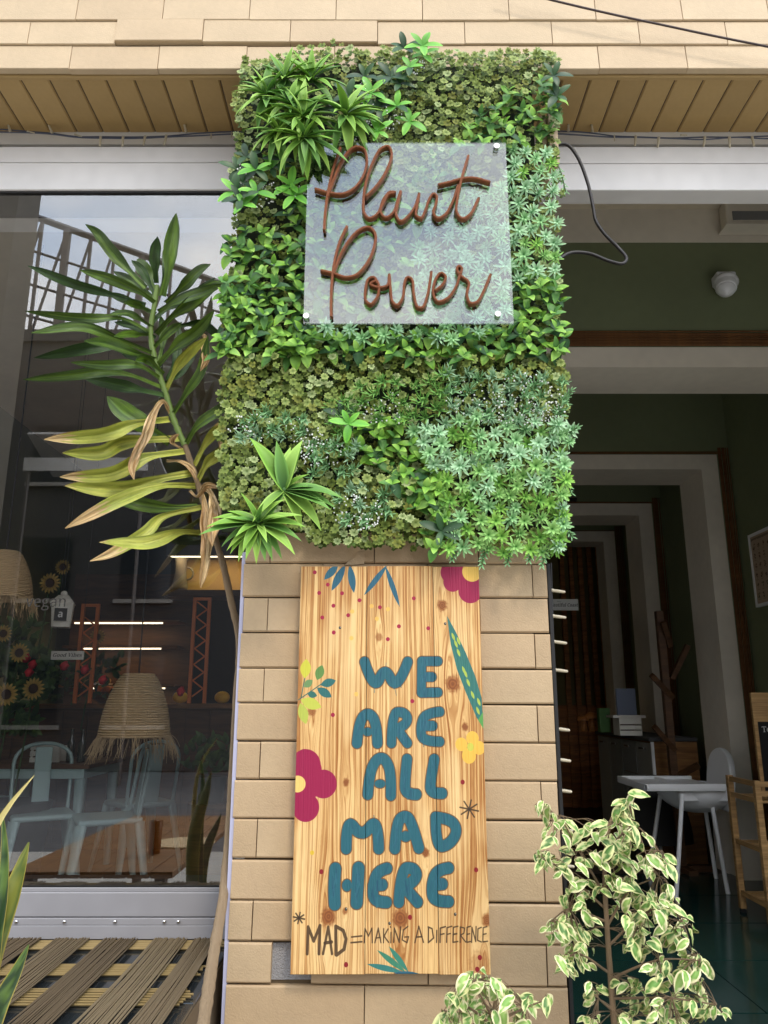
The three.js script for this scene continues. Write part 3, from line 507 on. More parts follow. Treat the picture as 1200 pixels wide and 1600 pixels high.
// ---------------------------------------------------------------- painted pine board
{
  const Z = .04, x0 = -.2253, x1 = .257, y1 = PX(600, 885, Z).y, y0 = PX(600, 1523, Z).y, TWX = 1024, THY = 2048;
  const T = (x, y) => { const p = PX(x, y, Z); return [(p.x - x0) / (x1 - x0) * TWX, (y1 - p.y) / (y1 - y0) * THY]; };
  const A = (x, y) => T(450 + x / 3.636, 870 + y / 3.635), B = (x, y) => T(440 + x / 3.4286, 1190 + y / 3.4286);
  const knots = [A(875, 275), A(935, 720), A(135, 880), A(515, 455), A(1005, 965), B(345, 110), B(250, 830), B(635, 840), B(770, 487), B(1060, 1080), B(340, 800), B(1100, 850)].map(([x, y], i) => [x, y, [34, 46, 26, 24, 22, 20, 46, 48, 24, 60, 18, 30][i], [1, 1, .8, .6, 1, 1, 1, 1, 1, .35, .8, .9][i]]);
  let bumpC;
  const planks = [0, 380, 760, 1024];
  const tex = canvasTex(TWX, THY, (g) => {
    const im = g.createImageData(TWX, THY), d = im.data, bc = document.createElement('canvas'); bc.width = TWX; bc.height = THY; const bg = bc.getContext('2d'), bi = bg.createImageData(TWX, THY), bd = bi.data;
    for (let y = 0; y < THY; y++) for (let x = 0; x < TWX; x++) {
      let dx = 0, kn = 0, kr = 9;
      for (const [kx, ky, r, s] of knots) { const ax = x - kx, ay = (y - ky) / 2.6; if (Math.abs(ax) > 6 * r || Math.abs(ay) > 6 * r) continue; const q = Math.hypot(ax, ay) / r; dx += Math.sign(ax) * -r * .9 * Math.exp(-q * q / 3) * Math.min(1, Math.abs(ax) / r * 2); const q2 = Math.hypot(ax, (y - ky) / 1.15) / r; kn = Math.max(kn, s * (1 - sstep(.45, 1.1, q2 + .3 * (vnoise(x / 9, y / 9) - .5)))); kr = Math.min(kr, q2); }
      const pk = x < 380 ? 0 : x < 760 ? 1 : 2, u = (x + dx + pk * 517), w = 24 * (fbm(u / 130, y / 800, 3) - .5);
      const ring = vnoise((u + w) / (pk === 1 ? 4.6 : 5.4), y / 900 + pk * 9), ring2 = vnoise((u + w * .6) / 17 + 50, y / 1400), fine = vnoise(u / 1.5, y / 50), broad = fbm(u / 160 + 7, y / 420, 4), burn = sstep(.52, .78, fbm(u / 60 + 31, y / 900 + 3, 3));
      let k = .0 + .5 * sstep(.4, .75, ring) + .16 * ring2 + .2 * fine + .5 * (broad - .4) + .26 * burn - .13;
      k += .38 * sstep(.66, .74, vnoise((u + w) / 4.2 + 11, y / 1300 + pk * 3)) + .2 * sstep(.6, .8, vnoise(u / 2.1 + 5, y / 160)); k = clamp(k); const pale = sstep(.5, .75, fbm(u / 90 + 90, y / 380 + 11, 3));
      let c = [lerp(244, 164, k), lerp(208, 106, k), lerp(146, 50, k)]; c = c.map((v, i) => lerp(v, [246, 216, 162][i], .42 * pale));
      const seam = Math.min(Math.abs(x - 380), Math.abs(x - 760)) < 1.2 ? .55 : 1;
      if (kn > 0) { const rr = .5 + .5 * Math.sin(kr * 22 + 3 * vnoise(x / 20, y / 20)); c = c.map((v, i) => lerp(v, lerp([128, 72, 32][i], [156, 94, 46][i], rr), kn)); }
      const o = (y * TWX + x) * 4; d[o] = c[0] * seam; d[o + 1] = c[1] * seam; d[o + 2] = c[2] * seam; d[o + 3] = 255;
      bd[o] = bd[o + 1] = bd[o + 2] = 255 * clamp(.75 - .45 * sstep(.35, .8, ring) * (1 - kn) - .2 * fine); bd[o + 3] = 255;
    }
    g.putImageData(im, 0, 0); bg.putImageData(bi, 0, 0); bumpC = bc;
    g.lineCap = 'round'; g.lineJoin = 'round';
    const path = (pts) => { g.beginPath(); pts.forEach(([x, y], i) => i ? g.lineTo(x, y) : g.moveTo(x, y)); };
    const smooth = (pts) => { g.beginPath(); g.moveTo(...pts[0]); for (let i = 1; i < pts.length - 1; i++) { const mx = (pts[i][0] + pts[i + 1][0]) / 2, my = (pts[i][1] + pts[i + 1][1]) / 2; g.quadraticCurveTo(pts[i][0], pts[i][1], i === pts.length - 2 ? pts[i + 1][0] : mx, i === pts.length - 2 ? pts[i + 1][1] : my); } if (pts.length === 2) g.lineTo(...pts[1]); };
    const poly = (pts, fill) => { path(pts); g.closePath(); g.fillStyle = fill; g.fill(); };
    const paint = (sx, sy, rot, rx, ry, fill) => { g.beginPath(); g.ellipse(sx, sy, rx, ry, rot, 0, 7); g.fillStyle = fill; g.fill(); };
    // bubble letters
    const LW = 56 / 3.5 * mpp(1200, Z) * TWX / (x1 - x0);
    const words = [
      [A, [[[435, 597], [490, 768], [550, 618], [618, 768], [680, 597]]], 1], [A, [[[760, 593], [758, 770]], [[760, 593], [852, 593]], [[760, 682], [818, 682]], [[758, 772], [852, 770]]], .9],
      [A, [[[392, 1058], [402, 935], [455, 880], [505, 940], [508, 1058]]], 1], [A, [[[588, 1058], [590, 885], [655, 880], [686, 920], [655, 965], [610, 978]], [[625, 985], [678, 1058]]], .92], [A, [[[862, 880], [778, 888], [752, 965], [762, 1050], [862, 1050]], [[760, 960], [822, 960]]], .92],
      [B, [[[462, 175], [470, 60], [510, -18], [555, -18], [588, 60], [585, 180]]], 1], [B, [[[672, -12], [660, 100], [663, 175], [722, 176]]], 1], [B, [[[818, -12], [797, 100], [797, 172], [860, 170]]], 1],
      [B, [[[346, 465], [346, 295], [430, 410], [516, 292], [520, 465]]], 1.02], [B, [[[607, 465], [615, 330], [655, 288], [695, 312], [735, 462]]], 1.02], [B, [[[825, 298], [825, 462], [900, 445], [946, 370], [905, 305], [825, 298]]], .98],
      [B, [[[288, 575], [278, 680], [285, 762]]], 1.12], [B, [[[412, 572], [402, 755]]], 1.15], [B, [[[565, 572], [512, 585], [488, 670], [492, 752], [562, 754]], [[490, 665], [540, 660]]], 1.0], [B, [[[628, 752], [640, 572], [705, 568], [730, 610], [690, 658], [645, 668]], [[665, 680], [728, 752]]], 1.0], [B, [[[895, 570], [830, 578], [802, 665], [812, 752], [895, 750]], [[808, 662], [862, 656]]], 1.0]];
    const blobs = [[A, 452, 994, 24, 17], [B, 527, 119, 26, 16], [B, 665, 401, 26, 20], [B, 350, 663, 22, 22]];
    for (const [col, extra] of [['rgba(110,72,40,.9)', 9], ['rgb(36,100,116)', 0]]) {
      g.strokeStyle = col;
      for (const [f, strokes, k] of words) for (const s of strokes) { g.lineWidth = LW * k + extra; smooth(s.map((p) => f(...p))); g.stroke(); }
      for (const [f, x, y, rx, ry] of blobs) paint(...f(x, y), 0, rx * 1.15 + extra / 2, ry * 1.3 + extra / 2, col);
    }
    // brush marks in the paint
    g.save(); const r = rng(3); g.globalCompositeOperation = 'source-atop';
    for (const [f, strokes, k] of words) for (const s of strokes) for (let n = 0; n < 14; n++) { const i = Math.floor(r() * (s.length - 1)), t = r(), p = f(lerp(s[i][0], s[i + 1][0], t), lerp(s[i][1], s[i + 1][1], t)); g.strokeStyle = r() < .5 ? 'rgba(52,116,134,.4)' : 'rgba(28,80,106,.4)'; g.lineWidth = 4 + r() * 5; g.beginPath(); g.moveTo(p[0] + (r() - .5) * 22, p[1] - 20); g.lineTo(p[0] + (r() - .5) * 22, p[1] + 24); g.stroke(); }
    g.restore();
    // handwriting
    const hand = (strokes, lw, col = 'rgba(62,44,26,.82)') => { g.strokeStyle = col; g.lineWidth = lw; for (const s of strokes) { path(s.map((p) => B(...p))); g.stroke(); g.lineWidth = lw * (.8 + .3 * r()); } };
    hand([[[137, 1030], [142, 885], [172, 962], [206, 878], [200, 1030]], [[222, 1030], [250, 885], [270, 1030]], [[232, 972], [268, 966]], [[292, 1035], [290, 882], [330, 905], [345, 950], [335, 1005], [295, 1036]]], 15);
    hand([[[375, 940], [430, 934]], [[372, 970], [430, 965]], [[442, 970], [447, 895], [465, 935], [484, 892], [486, 970]], [[500, 970], [518, 892], [532, 970]], [[507, 945], [528, 942]], [[547, 895], [546, 970]], [[570, 897], [549, 935], [573, 968]], [[586, 915], [585, 970]], [[583, 884], [584, 888]], [[600, 968], [604, 892], [630, 968], [638, 886]], [[676, 884], [652, 902], [646, 955], [672, 970], [680, 938], [660, 940]], [[714, 970], [735, 882], [760, 968]], [[722, 940], [752, 938]], [[787, 890], [786, 970], [814, 945], [806, 895], [785, 886]], [[831, 905], [830, 968]], [[849, 968], [850, 892], [878, 884]], [[850, 927], [870, 922]], [[884, 968], [886, 890], [912, 882]], [[886, 926], [904, 921]], [[944, 882], [920, 888], [918, 968], [944, 964]], [[919, 926], [938, 922]], [[956, 968], [957, 886], [980, 892], [976, 920], [958, 930], [986, 966]], [[1012, 882], [993, 888], [992, 968], [1012, 964]], [[992, 926], [1008, 922]], [[1018, 968], [1020, 888], [1040, 964], [1042, 884]], [[1070, 888], [1052, 896], [1050, 958], [1070, 966]], [[1100, 884], [1080, 890], [1078, 966], [1104, 962]], [[1079, 926], [1096, 922]]], 7.5);
    for (const [cx, cy, R0] of [[1005, 255, 50], [93, 838, 30]]) hand([0, 1, 2, 3].map((i) => { const a = i * .79 + .2; return [[cx - Math.cos(a) * R0, cy - Math.sin(a) * R0], [cx + Math.cos(a) * R0, cy + Math.sin(a) * R0]]; }), 8, 'rgba(50,38,24,.8)');
    // flowers and leaves
    const teal = 'rgb(42,100,124)', mag = 'rgb(156,20,74)';
    const lf = (f, x1, y1, x2, y2, w, col) => { const [ax, ay] = f(x1, y1), [bx, by] = f(x2, y2), nx = -(by - ay), ny = bx - ax, l = Math.hypot(nx, ny) || 1, ww = w * TWX / (x1 ? 1 : 1) / 1000 * 2.4; g.beginPath(); g.moveTo(ax, ay); g.quadraticCurveTo((ax + bx) / 2 + nx / l * ww, (ay + by) / 2 + ny / l * ww, bx, by); g.quadraticCurveTo((ax + bx) / 2 - nx / l * ww, (ay + by) / 2 - ny / l * ww, ax, ay); g.fillStyle = col; g.fill(); };
    lf(A, 285, 45, 205, 130, 17, teal); lf(A, 325, 45, 248, 193, 18, teal); lf(A, 350, 45, 375, 205, 17, teal);
    lf(A, 565, 45, 432, 218, 13, teal); lf(A, 552, 50, 635, 285, 12, teal);
    for (const [x, y, rr] of [[925, 90, 58], [935, 145, 52], [985, 75, 70], [1035, 195, 66], [1060, 150, 70]]) paint(...A(x, y), 0, rr * 1.02, rr * 1.02, mag); paint(...A(1045, 85), 0, 56, 56, 'rgb(240,198,96)');
    for (const [x, y, rr] of [[100, 1185, 82], [95, 1150, 52]]) paint(...A(x, y), 0, rr, rr, mag);
    for (const [x, y, rr] of [[140, 45, 72], [225, 120, 68], [130, 245, 68], [70, 190, 60], [90, 110, 80], [180, 120, 60]]) paint(...B(x, y), 0, rr * 1.05, rr * 1.05, mag); paint(...B(85, 120), 0, 44, 42, 'rgb(242,206,120)');
    for (const [x, y, rr] of [[985, 1065, 33], [1048, 1030, 34], [1085, 1085, 34], [1028, 1130, 38]]) paint(...A(x, y), 0, rr, rr * 1.05, 'rgb(238,190,80)'); paint(...A(1037, 1080), 0, 18, 22, 'rgb(206,204,84)');
    // long feathered leaf
    poly([A(903, 335), A(950, 420), A(1010, 545), A(1065, 680), A(1100, 800), A(1112, 980), A(1070, 910), A(1010, 770), A(960, 640), A(925, 500)], 'rgb(52,118,112)'); poly([A(1108, 880), A(1112, 980), A(1080, 925)], 'rgb(90,160,80)');
    for (const [x, y] of [[930, 430], [945, 470], [960, 520], [1000, 640], [1015, 690], [1040, 760], [1075, 800], [960, 455], [990, 620], [1070, 850]]) lf(A, x, y, x + 18, y + 48, 6, 'rgb(176,196,84)');
    g.strokeStyle = 'rgb(52,104,96)'; g.lineWidth = 5; smooth([A(60, 812), A(130, 765), A(200, 715)]); g.stroke(); smooth([A(75, 800), A(85, 740), A(95, 690)]); g.stroke();
    lf(A, 95, 690, 105, 580, 24, 'rgb(206,206,70)'); lf(A, 165, 700, 195, 615, 20, 'rgb(98,142,74)'); lf(A, 185, 728, 272, 703, 18, 'rgb(46,110,110)'); lf(A, 165, 745, 248, 797, 18, 'rgb(46,110,110)'); lf(A, 90, 740, 140, 700, 16, 'rgb(112,150,96)'); lf(A, 110, 775, 165, 790, 14, 'rgb(52,112,104)'); lf(A, 72, 812, 190, 855, 24, 'rgb(196,204,84)'); lf(A, 70, 830, 103, 950, 22, 'rgb(184,196,84)');
    lf(B, 680, 1128, 575, 990, 11, 'rgb(56,134,116)'); lf(B, 665, 1128, 512, 1010, 11, 'rgb(60,136,110)'); lf(B, 650, 1128, 458, 1085, 11, 'rgb(52,126,122)'); lf(B, 740, 1138, 600, 1132, 8, teal);
    // berries
    for (const [x, y] of [[152, 88], [226, 158], [177, 205], [307, 207], [406, 247], [258, 278], [522, 287], [342, 332], [195, 345], [260, 430], [715, 236], [630, 395], [567, 468], [797, 406], [706, 820], [255, 898]]) paint(...A(x, y), 0, 11, 11, 'rgb(164,24,66)');
    for (const [x, y] of [[970, 110], [213, 590], [1042, 580], [688, 834], [345, 1088], [1062, 1050], [1048, 1113]]) paint(...B(x, y), 0, 11, 12, 'rgb(140,20,34)');
    for (const [x, y] of [[365, 310], [475, 280], [505, 352], [360, 462], [388, 780], [568, 297]]) paint(...A(x, y), 0, 12, 12, 'rgba(240,196,96,.8)'); paint(...B(163, 488), 0, 11, 11, 'rgb(226,190,60)');
    for (const [f, x, y] of [[A, 295, 403], [A, 893, 380], [B, 345, 790], [B, 930, 818], [B, 578, 867]]) { paint(...f(x, y), 0, 7, 8, 'rgb(60,56,50)'); paint(...f(x + 3, y - 3), 0, 3, 3, 'rgb(170,170,165)'); }  // nail heads, each with a small glint painted on
  });
  tex.anisotropy = 8;
  const bump = new THREE.CanvasTexture(bumpC), mat = std(rgb(242, 240, 236), .5, { map: tex, bumpMap: bump, bumpScale: .0012 }), side = std(rgb(206, 160, 96), .7, { map: woodTex });
  const board = thing('painted_wooden_board', 'painted pine board with teal letters WE ARE ALL MAD HERE and magenta flowers', 'sign');
  for (let k = 0; k < 3; k++) {
    const a = lerp(x0, x1, planks[k] / 1024) + (k ? .0004 : 0), b = lerp(x0, x1, planks[k + 1] / 1024) - (k < 2 ? .0004 : 0), dy = [0, .0012, -.0006][k];
    const g = new RoundedBoxGeometry(b - a, y1 - y0, .028, 2, .0018); g.translate((a + b) / 2, (y0 + y1) / 2 + dy, Z - .014);
    const p = g.attributes.position, uv = g.attributes.uv; for (let i = 0; i < p.count; i++) uv.setXY(i, (p.getX(i) - x0) / (x1 - x0), (p.getY(i) - y0) / (y1 - y0));
    part(board, 'plank', g, mat);
  }
  part(board, 'back_cleat', box(-.16, .2, y0 + .12, y0 + .18, .001, .0115), side);
  seat(board, V(.016, y0, Z - .014));
}
// ---------------------------------------------------------------- cables and string lights
{
  const on = (l, z) => l.map(([x, y, dz = 0]) => PX(x, y, z + dz));
  single('overhead_wire', 'thin dark wire slung across the tiled wall band above the doorway', 'wire', tube(on([[780, -22], [862, 0], [960, 23], [1040, 40], [1120, 57], [1200, 73], [1300, 94]], .05), .0036, 60), M.wire);
  single('power_cable', 'thick black cable looping out from behind the plant wall beside the door head', 'cable', tube(on([[850, 240, .02], [872, 226], [886, 226], [902, 245], [918, 285], [927, 325], [931, 345], [946, 367], [966, 387], [979, 404, .02], [972, 412, .03], [952, 408, .02], [920, 396], [892, 395], [868, 409, .02], [845, 425, .03]], -.08), .0055, 120), M.cable);
  const bulbG = new THREE.LatheGeometry([[0, -.03], [.0035, -.028], [.0045, -.01], [.004, 0], [.005, .002], [.005, .012], [0, .013]].map(([x, y]) => new THREE.Vector2(x, y)), 8);
  function lights(label, path, z, bulbs, mat, n = 2) {
    const t = thing('string_lights', label, 'string lights'), R = rng(path[0][0] + 400);
    for (let k = 0; k < n; k++) part(t, 'cable', tube(on(path.map(([x, y]) => [x, y + (R() - .5) * 3 + k * 2.5, k * .004]), z), .0024, 60, 6), mat);
    for (const [x, y, rot, s = 1] of bulbs) { const o = part(t, 'bulb', bulbG, M.bulb); o.position.copy(PX(x, y, z + .005)); o.rotation.z = rot; o.rotation.x = (R() - .5) * .3; o.scale.setScalar(s); }
    return seat(t, PX(path[0][0], path[0][1], z));
  }
  lights('bluish cable with small clear bulbs under the soffit above the shop window', [[-60, 201], [0, 203], [40, 206], [80, 208], [120, 212], [160, 214], [215, 215], [260, 212], [310, 208], [370, 206], [400, 208]], -.24, [[157, 218, 0], [192, 218, 0], [226, 217, -.05], [259, 216, -.15], [15, 202, 3.5], [80, 204, 3.6], [290, 202, 3.4], [120, 211, 1.2, .7], [46, 206, 1.3, .7], [330, 211, 0, .6], [362, 209, 0, .6]], M.lightCable);
  lights('bluish cable with small clear bulbs under the soffit above the open doorway', [[850, 204], [900, 207], [930, 210], [960, 213], [1000, 213], [1050, 215], [1100, 215], [1150, 213], [1200, 213], [1280, 211]], -.24, [[993, 217, -.15], [1029, 219, -.15], [1101, 218, -.2], [1140, 219, 0], [1176, 218, .1], [888, 200, 3.1], [925, 201, 3.2], [960, 214, 0, .6], [1066, 211, 1.5, .6]], M.lightCable);
  lights('black cable of small pale bulbs running down the right edge of the pillar', [[861, 878], [864, 980], [868, 1090], [874, 1240], [879, 1400], [885, 1560], [888, 1640]], -.03, [923, 963, 1003, 1047, 1139, 1187, 1235, 1296, 1352].map((y) => [866 + (y - 923) * .03, y, 1.45, 1.05]), M.black, 1);
}
// ---------------------------------------------------------------- dracaena in front of the shop window
{
  const D = (x, y) => [x / 2.4625, 300 + y / 2.4625], R = rng(33), dr = thing('dracaena_plant', 'tall dracaena with drooping half dry leaves in front of the shop window', 'plant');
  const Z0 = -.06, at = (x, y, z) => PX(...D(x, y), z);
  const trunkPts = [PX(314, 1625, .345), PX(318, 1598, .33), PX(334, 1490, .16), PX(349, 1400, .0), PX(356, 1330, -.05), PX(364, 1200, -.1), PX(370, 1090, -.11), PX(374, 1000, -.11), at(890, 1580, -.1), at(860, 1440, -.09), at(830, 1340, -.08), at(800, 1250, Z0), at(770, 1150, Z0), at(740, 1060, Z0), at(710, 970, Z0)];
  part(dr, 'trunk', taperTube(trunkPts, .014, .0085, 90, 9, .16), std(rgb(172, 148, 118), .85, { bumpMap: grit, bumpScale: .004, map: mottle }));
  part(dr, 'cane', taperTube([at(712, 975, Z0), at(670, 880, Z0), at(640, 780, Z0), at(600, 660, Z0), at(580, 540, Z0), at(595, 430, Z0), at(605, 360, Z0)], .0095, .008, 40, 9, .3), std(rgb(98, 122, 54), .6));
  const G = [[24, 50, 10], [112, 144, 42]], Y = [[112, 128, 30], [206, 206, 98]], Dk = [[20, 46, 12], [62, 98, 32]], Br = [[128, 88, 46], [234, 208, 160]];
  const list = [
    [[[560, 370], [480, 285], [430, 225], [370, 152], [328, 124]], 50, G, 0, .06], [[[625, 400], [652, 290], [660, 190], [678, 82]], 56, G, 0, .05], [[[600, 350], [598, 250], [606, 172]], 46, Dk, 0, .08], [[[590, 380], [560, 310], [528, 258]], 60, G, 0, -.02], [[[600, 430], [540, 385], [440, 340], [306, 300]], 42, G, 0, .14],
    [[[560, 435], [430, 395], [280, 350], [106, 284]], 40, Dk, 0, .12], [[[575, 460], [520, 430], [476, 426]], 32, G, 0, .1], [[[575, 540], [470, 488], [350, 486], [96, 458]], 36, G, 0, .16], [[[590, 620], [430, 555], [320, 520], [118, 542]], 38, G, 0, .2], [[[572, 548], [500, 548], [438, 556]], 30, G, 0, .16],
    [[[600, 645], [500, 612], [400, 580], [322, 572]], 40, G, 0, .22], [[[590, 660], [470, 598], [350, 600], [130, 638]], 46, Dk, 0, .1], [[[620, 720], [530, 668], [400, 664], [272, 655]], 38, G, 0, .2], [[[620, 752], [500, 705], [400, 690], [300, 700], [88, 722]], 42, G, 0, .18], [[[632, 782], [540, 762], [430, 735], [318, 714]], 48, Dk, 0, .05],
    [[[635, 425], [720, 350], [770, 302], [810, 278]], 44, G, 0, .1], [[[610, 460], [680, 420], [760, 390], [862, 352]], 42, G, 0, .15], [[[600, 545], [660, 480], [730, 430], [830, 362], [884, 374]], 52, G, 0, .12], [[[610, 665], [680, 590], [760, 530], [824, 456]], 50, G, 0, .15], [[[640, 762], [690, 660], [740, 605], [795, 560]], 42, Y, 0, .14],
    [[[660, 862], [720, 770], [775, 690], [800, 550]], 38, G, 0, .08], [[[610, 650], [630, 560], [618, 475]], 36, G, 0, -.06], [[[640, 722], [680, 640], [690, 515]], 38, Dk, 0, -.08], [[[712, 972], [760, 900], [830, 850], [905, 795]], 42, G, 0, .08], [[[762, 1112], [800, 1040], [860, 990], [905, 945]], 46, Y, 0, .08],
    [[[750, 1052], [790, 970], [830, 918], [852, 905], [846, 985]], 42, Y, .55, .1], [[[660, 520], [780, 510], [875, 592]], 36, Dk, 0, -.1],
    [[[655, 962], [560, 902], [480, 850], [412, 786]], 78, G, 0, .08], [[[650, 876], [520, 892], [400, 930], [170, 952]], 54, Y, .72, .18], [[[690, 950], [470, 962], [390, 1000], [240, 1004]], 58, Y, .93, .12], [[[710, 1000], [560, 1022], [430, 1080], [230, 1096]], 58, Y, .75, .16], [[[740, 1082], [620, 1102], [480, 1140], [250, 1130]], 62, Y, .88, .1],
    [[[752, 1130], [620, 1132], [450, 1190], [350, 1240], [250, 1294]], 48, Y, .6, .2], [[[760, 1212], [640, 1212], [510, 1192], [402, 1164]], 54, G, .97, .06], [[[776, 1212], [620, 1252], [560, 1310], [430, 1390], [346, 1420]], 44, Y, .66, .14], [[[782, 1310], [690, 1308], [560, 1350], [382, 1348]], 48, Y, .88, .2],
    [[[655, 852], [628, 808], [592, 850], [545, 960], [508, 1050], [516, 1108]], 46, Br, 0, .14], [[[770, 1142], [790, 1200], [792, 1300], [786, 1420], [772, 1524]], 54, Br, 0, .1], [[[790, 1132], [815, 1180], [825, 1280], [818, 1364]], 52, Br, 0, .12], [[[640, 1034], [700, 1040], [740, 1070], [758, 1112]], 22, Br, 0, .03], [[[730, 1150], [760, 1170], [790, 1130], [850, 1142]], 24, Br, 0, .05], [[[765, 540], [790, 560], [790, 640], [770, 690]], 34, Br, 0, .1], [[[630, 700], [560, 640], [520, 650]], 36, G, 0, .1], [[[700, 990], [660, 960], [690, 930]], 22, Br, 0, .04],
    [[[598, 400], [545, 300], [505, 262]], 34, Dk, 0, .02], [[[605, 420], [520, 350], [436, 305]], 36, G, 0, -.05], [[[610, 400], [640, 300], [632, 215]], 34, G, 0, -.04], [[[600, 470], [500, 420], [410, 388]], 34, Dk, 0, .03], [[[585, 500], [640, 450], [740, 400], [828, 330]], 38, Dk, 0, -.06], [[[590, 600], [650, 540], [700, 500]], 34, G, 0, .05], [[[600, 560], [520, 520], [440, 500]], 30, Dk, 0, .02], [[[610, 690], [540, 640], [470, 625]], 36, Dk, 0, -.02], [[[625, 740], [690, 700], [760, 600]], 34, Dk, 0, -.08], [[[590, 520], [500, 470], [420, 470]], 28, G, 0, .1]];
  const vein = (x, y) => { const s = vnoise(x * 40, y * 2, 40, 2), f = vnoise(x * 96, y * 6, 96, 6), d = sstep(.78, .86, vnoise(x * 30, y * 26, 30, 26)); return .5 * s + .35 * f + .3 * (1 - d) - .05; };
  const leafMats = flowVC(.36, { specularIntensity: .9, map: dataTex(256, (x, y) => { const k = .78 + .32 * vein(x, y); return [k, k, k * .96]; }, true), bumpMap: dataTex(256, vein), bumpScale: .0012 });
  for (const [pts, wpx, [ca, cb], dryFrom, dz] of list) {
    const n = pts.length, c = new THREE.CatmullRomCurve3(pts.map(([x, y], i) => at(x, y, Z0 + dz * Math.pow(i / (n - 1), .8))), false, 'centripetal'), seg = 30, L = c.getLength(), W = wpx / 2.4625 * mpp(700, 0) * 1.06, P = [], C = [], I = [], U = [], cols = [-1, -.9, -.72, -.5, -.3, -.12, 0, .12, .3, .5, .72, .9, 1], nc = cols.length;
    const tw = (R() - .5) * 1.1, ph = R() * 6, dry = ca === Br[0];
    for (let i = 0; i <= seg; i++) {
      const t = i / seg, p = c.getPointAt(t), tan = c.getTangentAt(t), view = camera.position.clone().sub(p).normalize(), sd = V(0, 0, 0).crossVectors(tan, view).normalize(), nn = V(0, 0, 0).crossVectors(sd, tan).normalize();
      const an = tw * 1.3 * (t - .5) + .38 * Math.sin(t * 5 + ph) * (dry ? 2.2 : 1); const s2 = sd.clone().multiplyScalar(Math.cos(an)).addScaledVector(nn, Math.sin(an)), n2 = nn.clone().multiplyScalar(Math.cos(an)).addScaledVector(sd, -Math.sin(an));
      const w = W / 2 * (t < .22 ? lerp(.46, .42, t / .22) : t < .5 ? lerp(.42, 1, sstep(.22, .5, t)) : Math.max(.05, 1 - Math.pow((t - .5) / .505, 3.2)));
      for (let k = 0; k < nc; k++) {
        const a = cols[k], f = .35 * Math.abs(a) * w + (dry ? .22 * w * Math.sin(a * 7 + t * 9 + ph) + .12 * w * Math.sin(a * 13 - t * 21) : .05 * w * Math.sin(t * 14 + a * 2 + ph)); const q = p.clone().addScaledVector(s2, a * w).addScaledVector(n2, f);
        P.push(q.x, q.y, q.z); U.push(a * .5 + .5 + ph, t * L * 3);
        const dt = dryFrom && t > dryFrom + .1 - .05 * Math.sin(a * 9 + ph), stripe = clamp(vnoise(a * 5.5 + ph * 7, t * 1.2 + ph) * 1.5 - .25 + .35 * (1 - Math.abs(a))), j = .72 + .5 * vnoise(t * 11 + ph * 3, a * 4 + 5);
        let col = dt ? lin(lerp(146, 226, stripe), lerp(110, 198, stripe), lerp(62, 146, stripe)) : lin(...ca.map((x, m) => lerp(x, cb[m], clamp(.2 + .75 * stripe * (1 - .4 * t)))));
        C.push(...col.map((x) => x * j));
      }
    }
    for (let i = 0; i < seg; i++) for (let k = 0; k + 1 < nc; k++) { const a = i * nc + k; I.push(a, a + 1, a + nc + 1, a, a + nc + 1, a + nc); }
    const g = new THREE.BufferGeometry(); g.setAttribute('position', new THREE.Float32BufferAttribute(P, 3)); g.setAttribute('color', new THREE.Float32BufferAttribute(C, 3)); g.setAttribute('uv', new THREE.Float32BufferAttribute(U, 2)); g.setIndex(I); g.computeVertexNormals();
    const o = part(dr, dry ? 'dry_leaf' : 'leaf', g, leafMats);
  }
  seat(dr, trunkPts[1].clone());
}
// ---------------------------------------------------------------- variegated figs by the doorway
function fig(label, trunk, limbs, spots, seed, zc, baseP) {
  const R = rng(seed), t = thing('variegated_fig', label, 'plant'), bark = std(rgb(148, 124, 96), .8, { bumpMap: grit, bumpScale: .002 });
  part(t, 'trunk', taperTube(trunk.map(([x, y, z]) => PX(x, y, z)), .0105, .004, 30, 8, .12), bark);
  const lims = limbs.map((l) => l.map(([x, y, z]) => PX(x, y, z))); for (const l of lims) part(t, 'branch', taperTube(l, .0034, .0012, 16, 6), bark);
  const gs = []; for (let v = 0; v < 8; v++) { const c = [[82, 124, 48], [102, 142, 60], [62, 100, 40], [124, 156, 74]][v % 4]; gs.push(leafGeo({ L: .048, W: .022, seg: 8, fold: .3, curl: .3 + .22 * v, prof: figShape, base: lin(...c), tip: lin(...c.map((x) => x + 14)), edge: lin(...(v % 2 ? [228, 222, 176] : [212, 214, 152])), wide: 1, mid: lin(...c.map((x) => x + 30)), wave: .1 })); }
  const leafM = flowVC(.45, { specularIntensity: .6 }), twig = [];
  let n = 0; const extra = [];
  for (const [x, y, spread, count] of spots) for (let k = 0; k < count * 1.4; k++) {
    const a = R() * 6.28, q = spread * Math.sqrt(R()), z = zc + (R() - .5) * .16, p = PX(x + Math.cos(a) * q, y + Math.sin(a) * q * .9, z);
    const az = R() * 6.28, d = V(Math.cos(az) * (.5 + R() * .6), -.9 + R() * .9, Math.sin(az) * .6 + .15), m = frame(p, d, V((R() - .5) * 1.6, .7, .9), .5 + R() * .55), v = Math.floor(R() * 8);
    if (n < 300) { part(t, 'leaf', gs[v], leafM, m); n++; } else extra.push(gs[v].clone().applyMatrix4(m));
    { let best = null, bd = 9; for (const l of lims) for (const w of l) { const q = w.distanceTo(p); if (q < bd) { bd = q; best = w; } } const e = best.clone().sub(p).clampLength(0, .06).add(p); twig.push(tube([p, p.clone().lerp(e, .5).add(V(0, .006, 0)), e], .0009, 4, 4)); }
  }
  if (extra.length) part(t, 'leaf_mass', mergeGeometries(extra), leafM).userData.kind = 'stuff';
  part(t, 'twigs', merge(twig), bark).userData.kind = 'stuff';
  return seat(t, baseP);
}
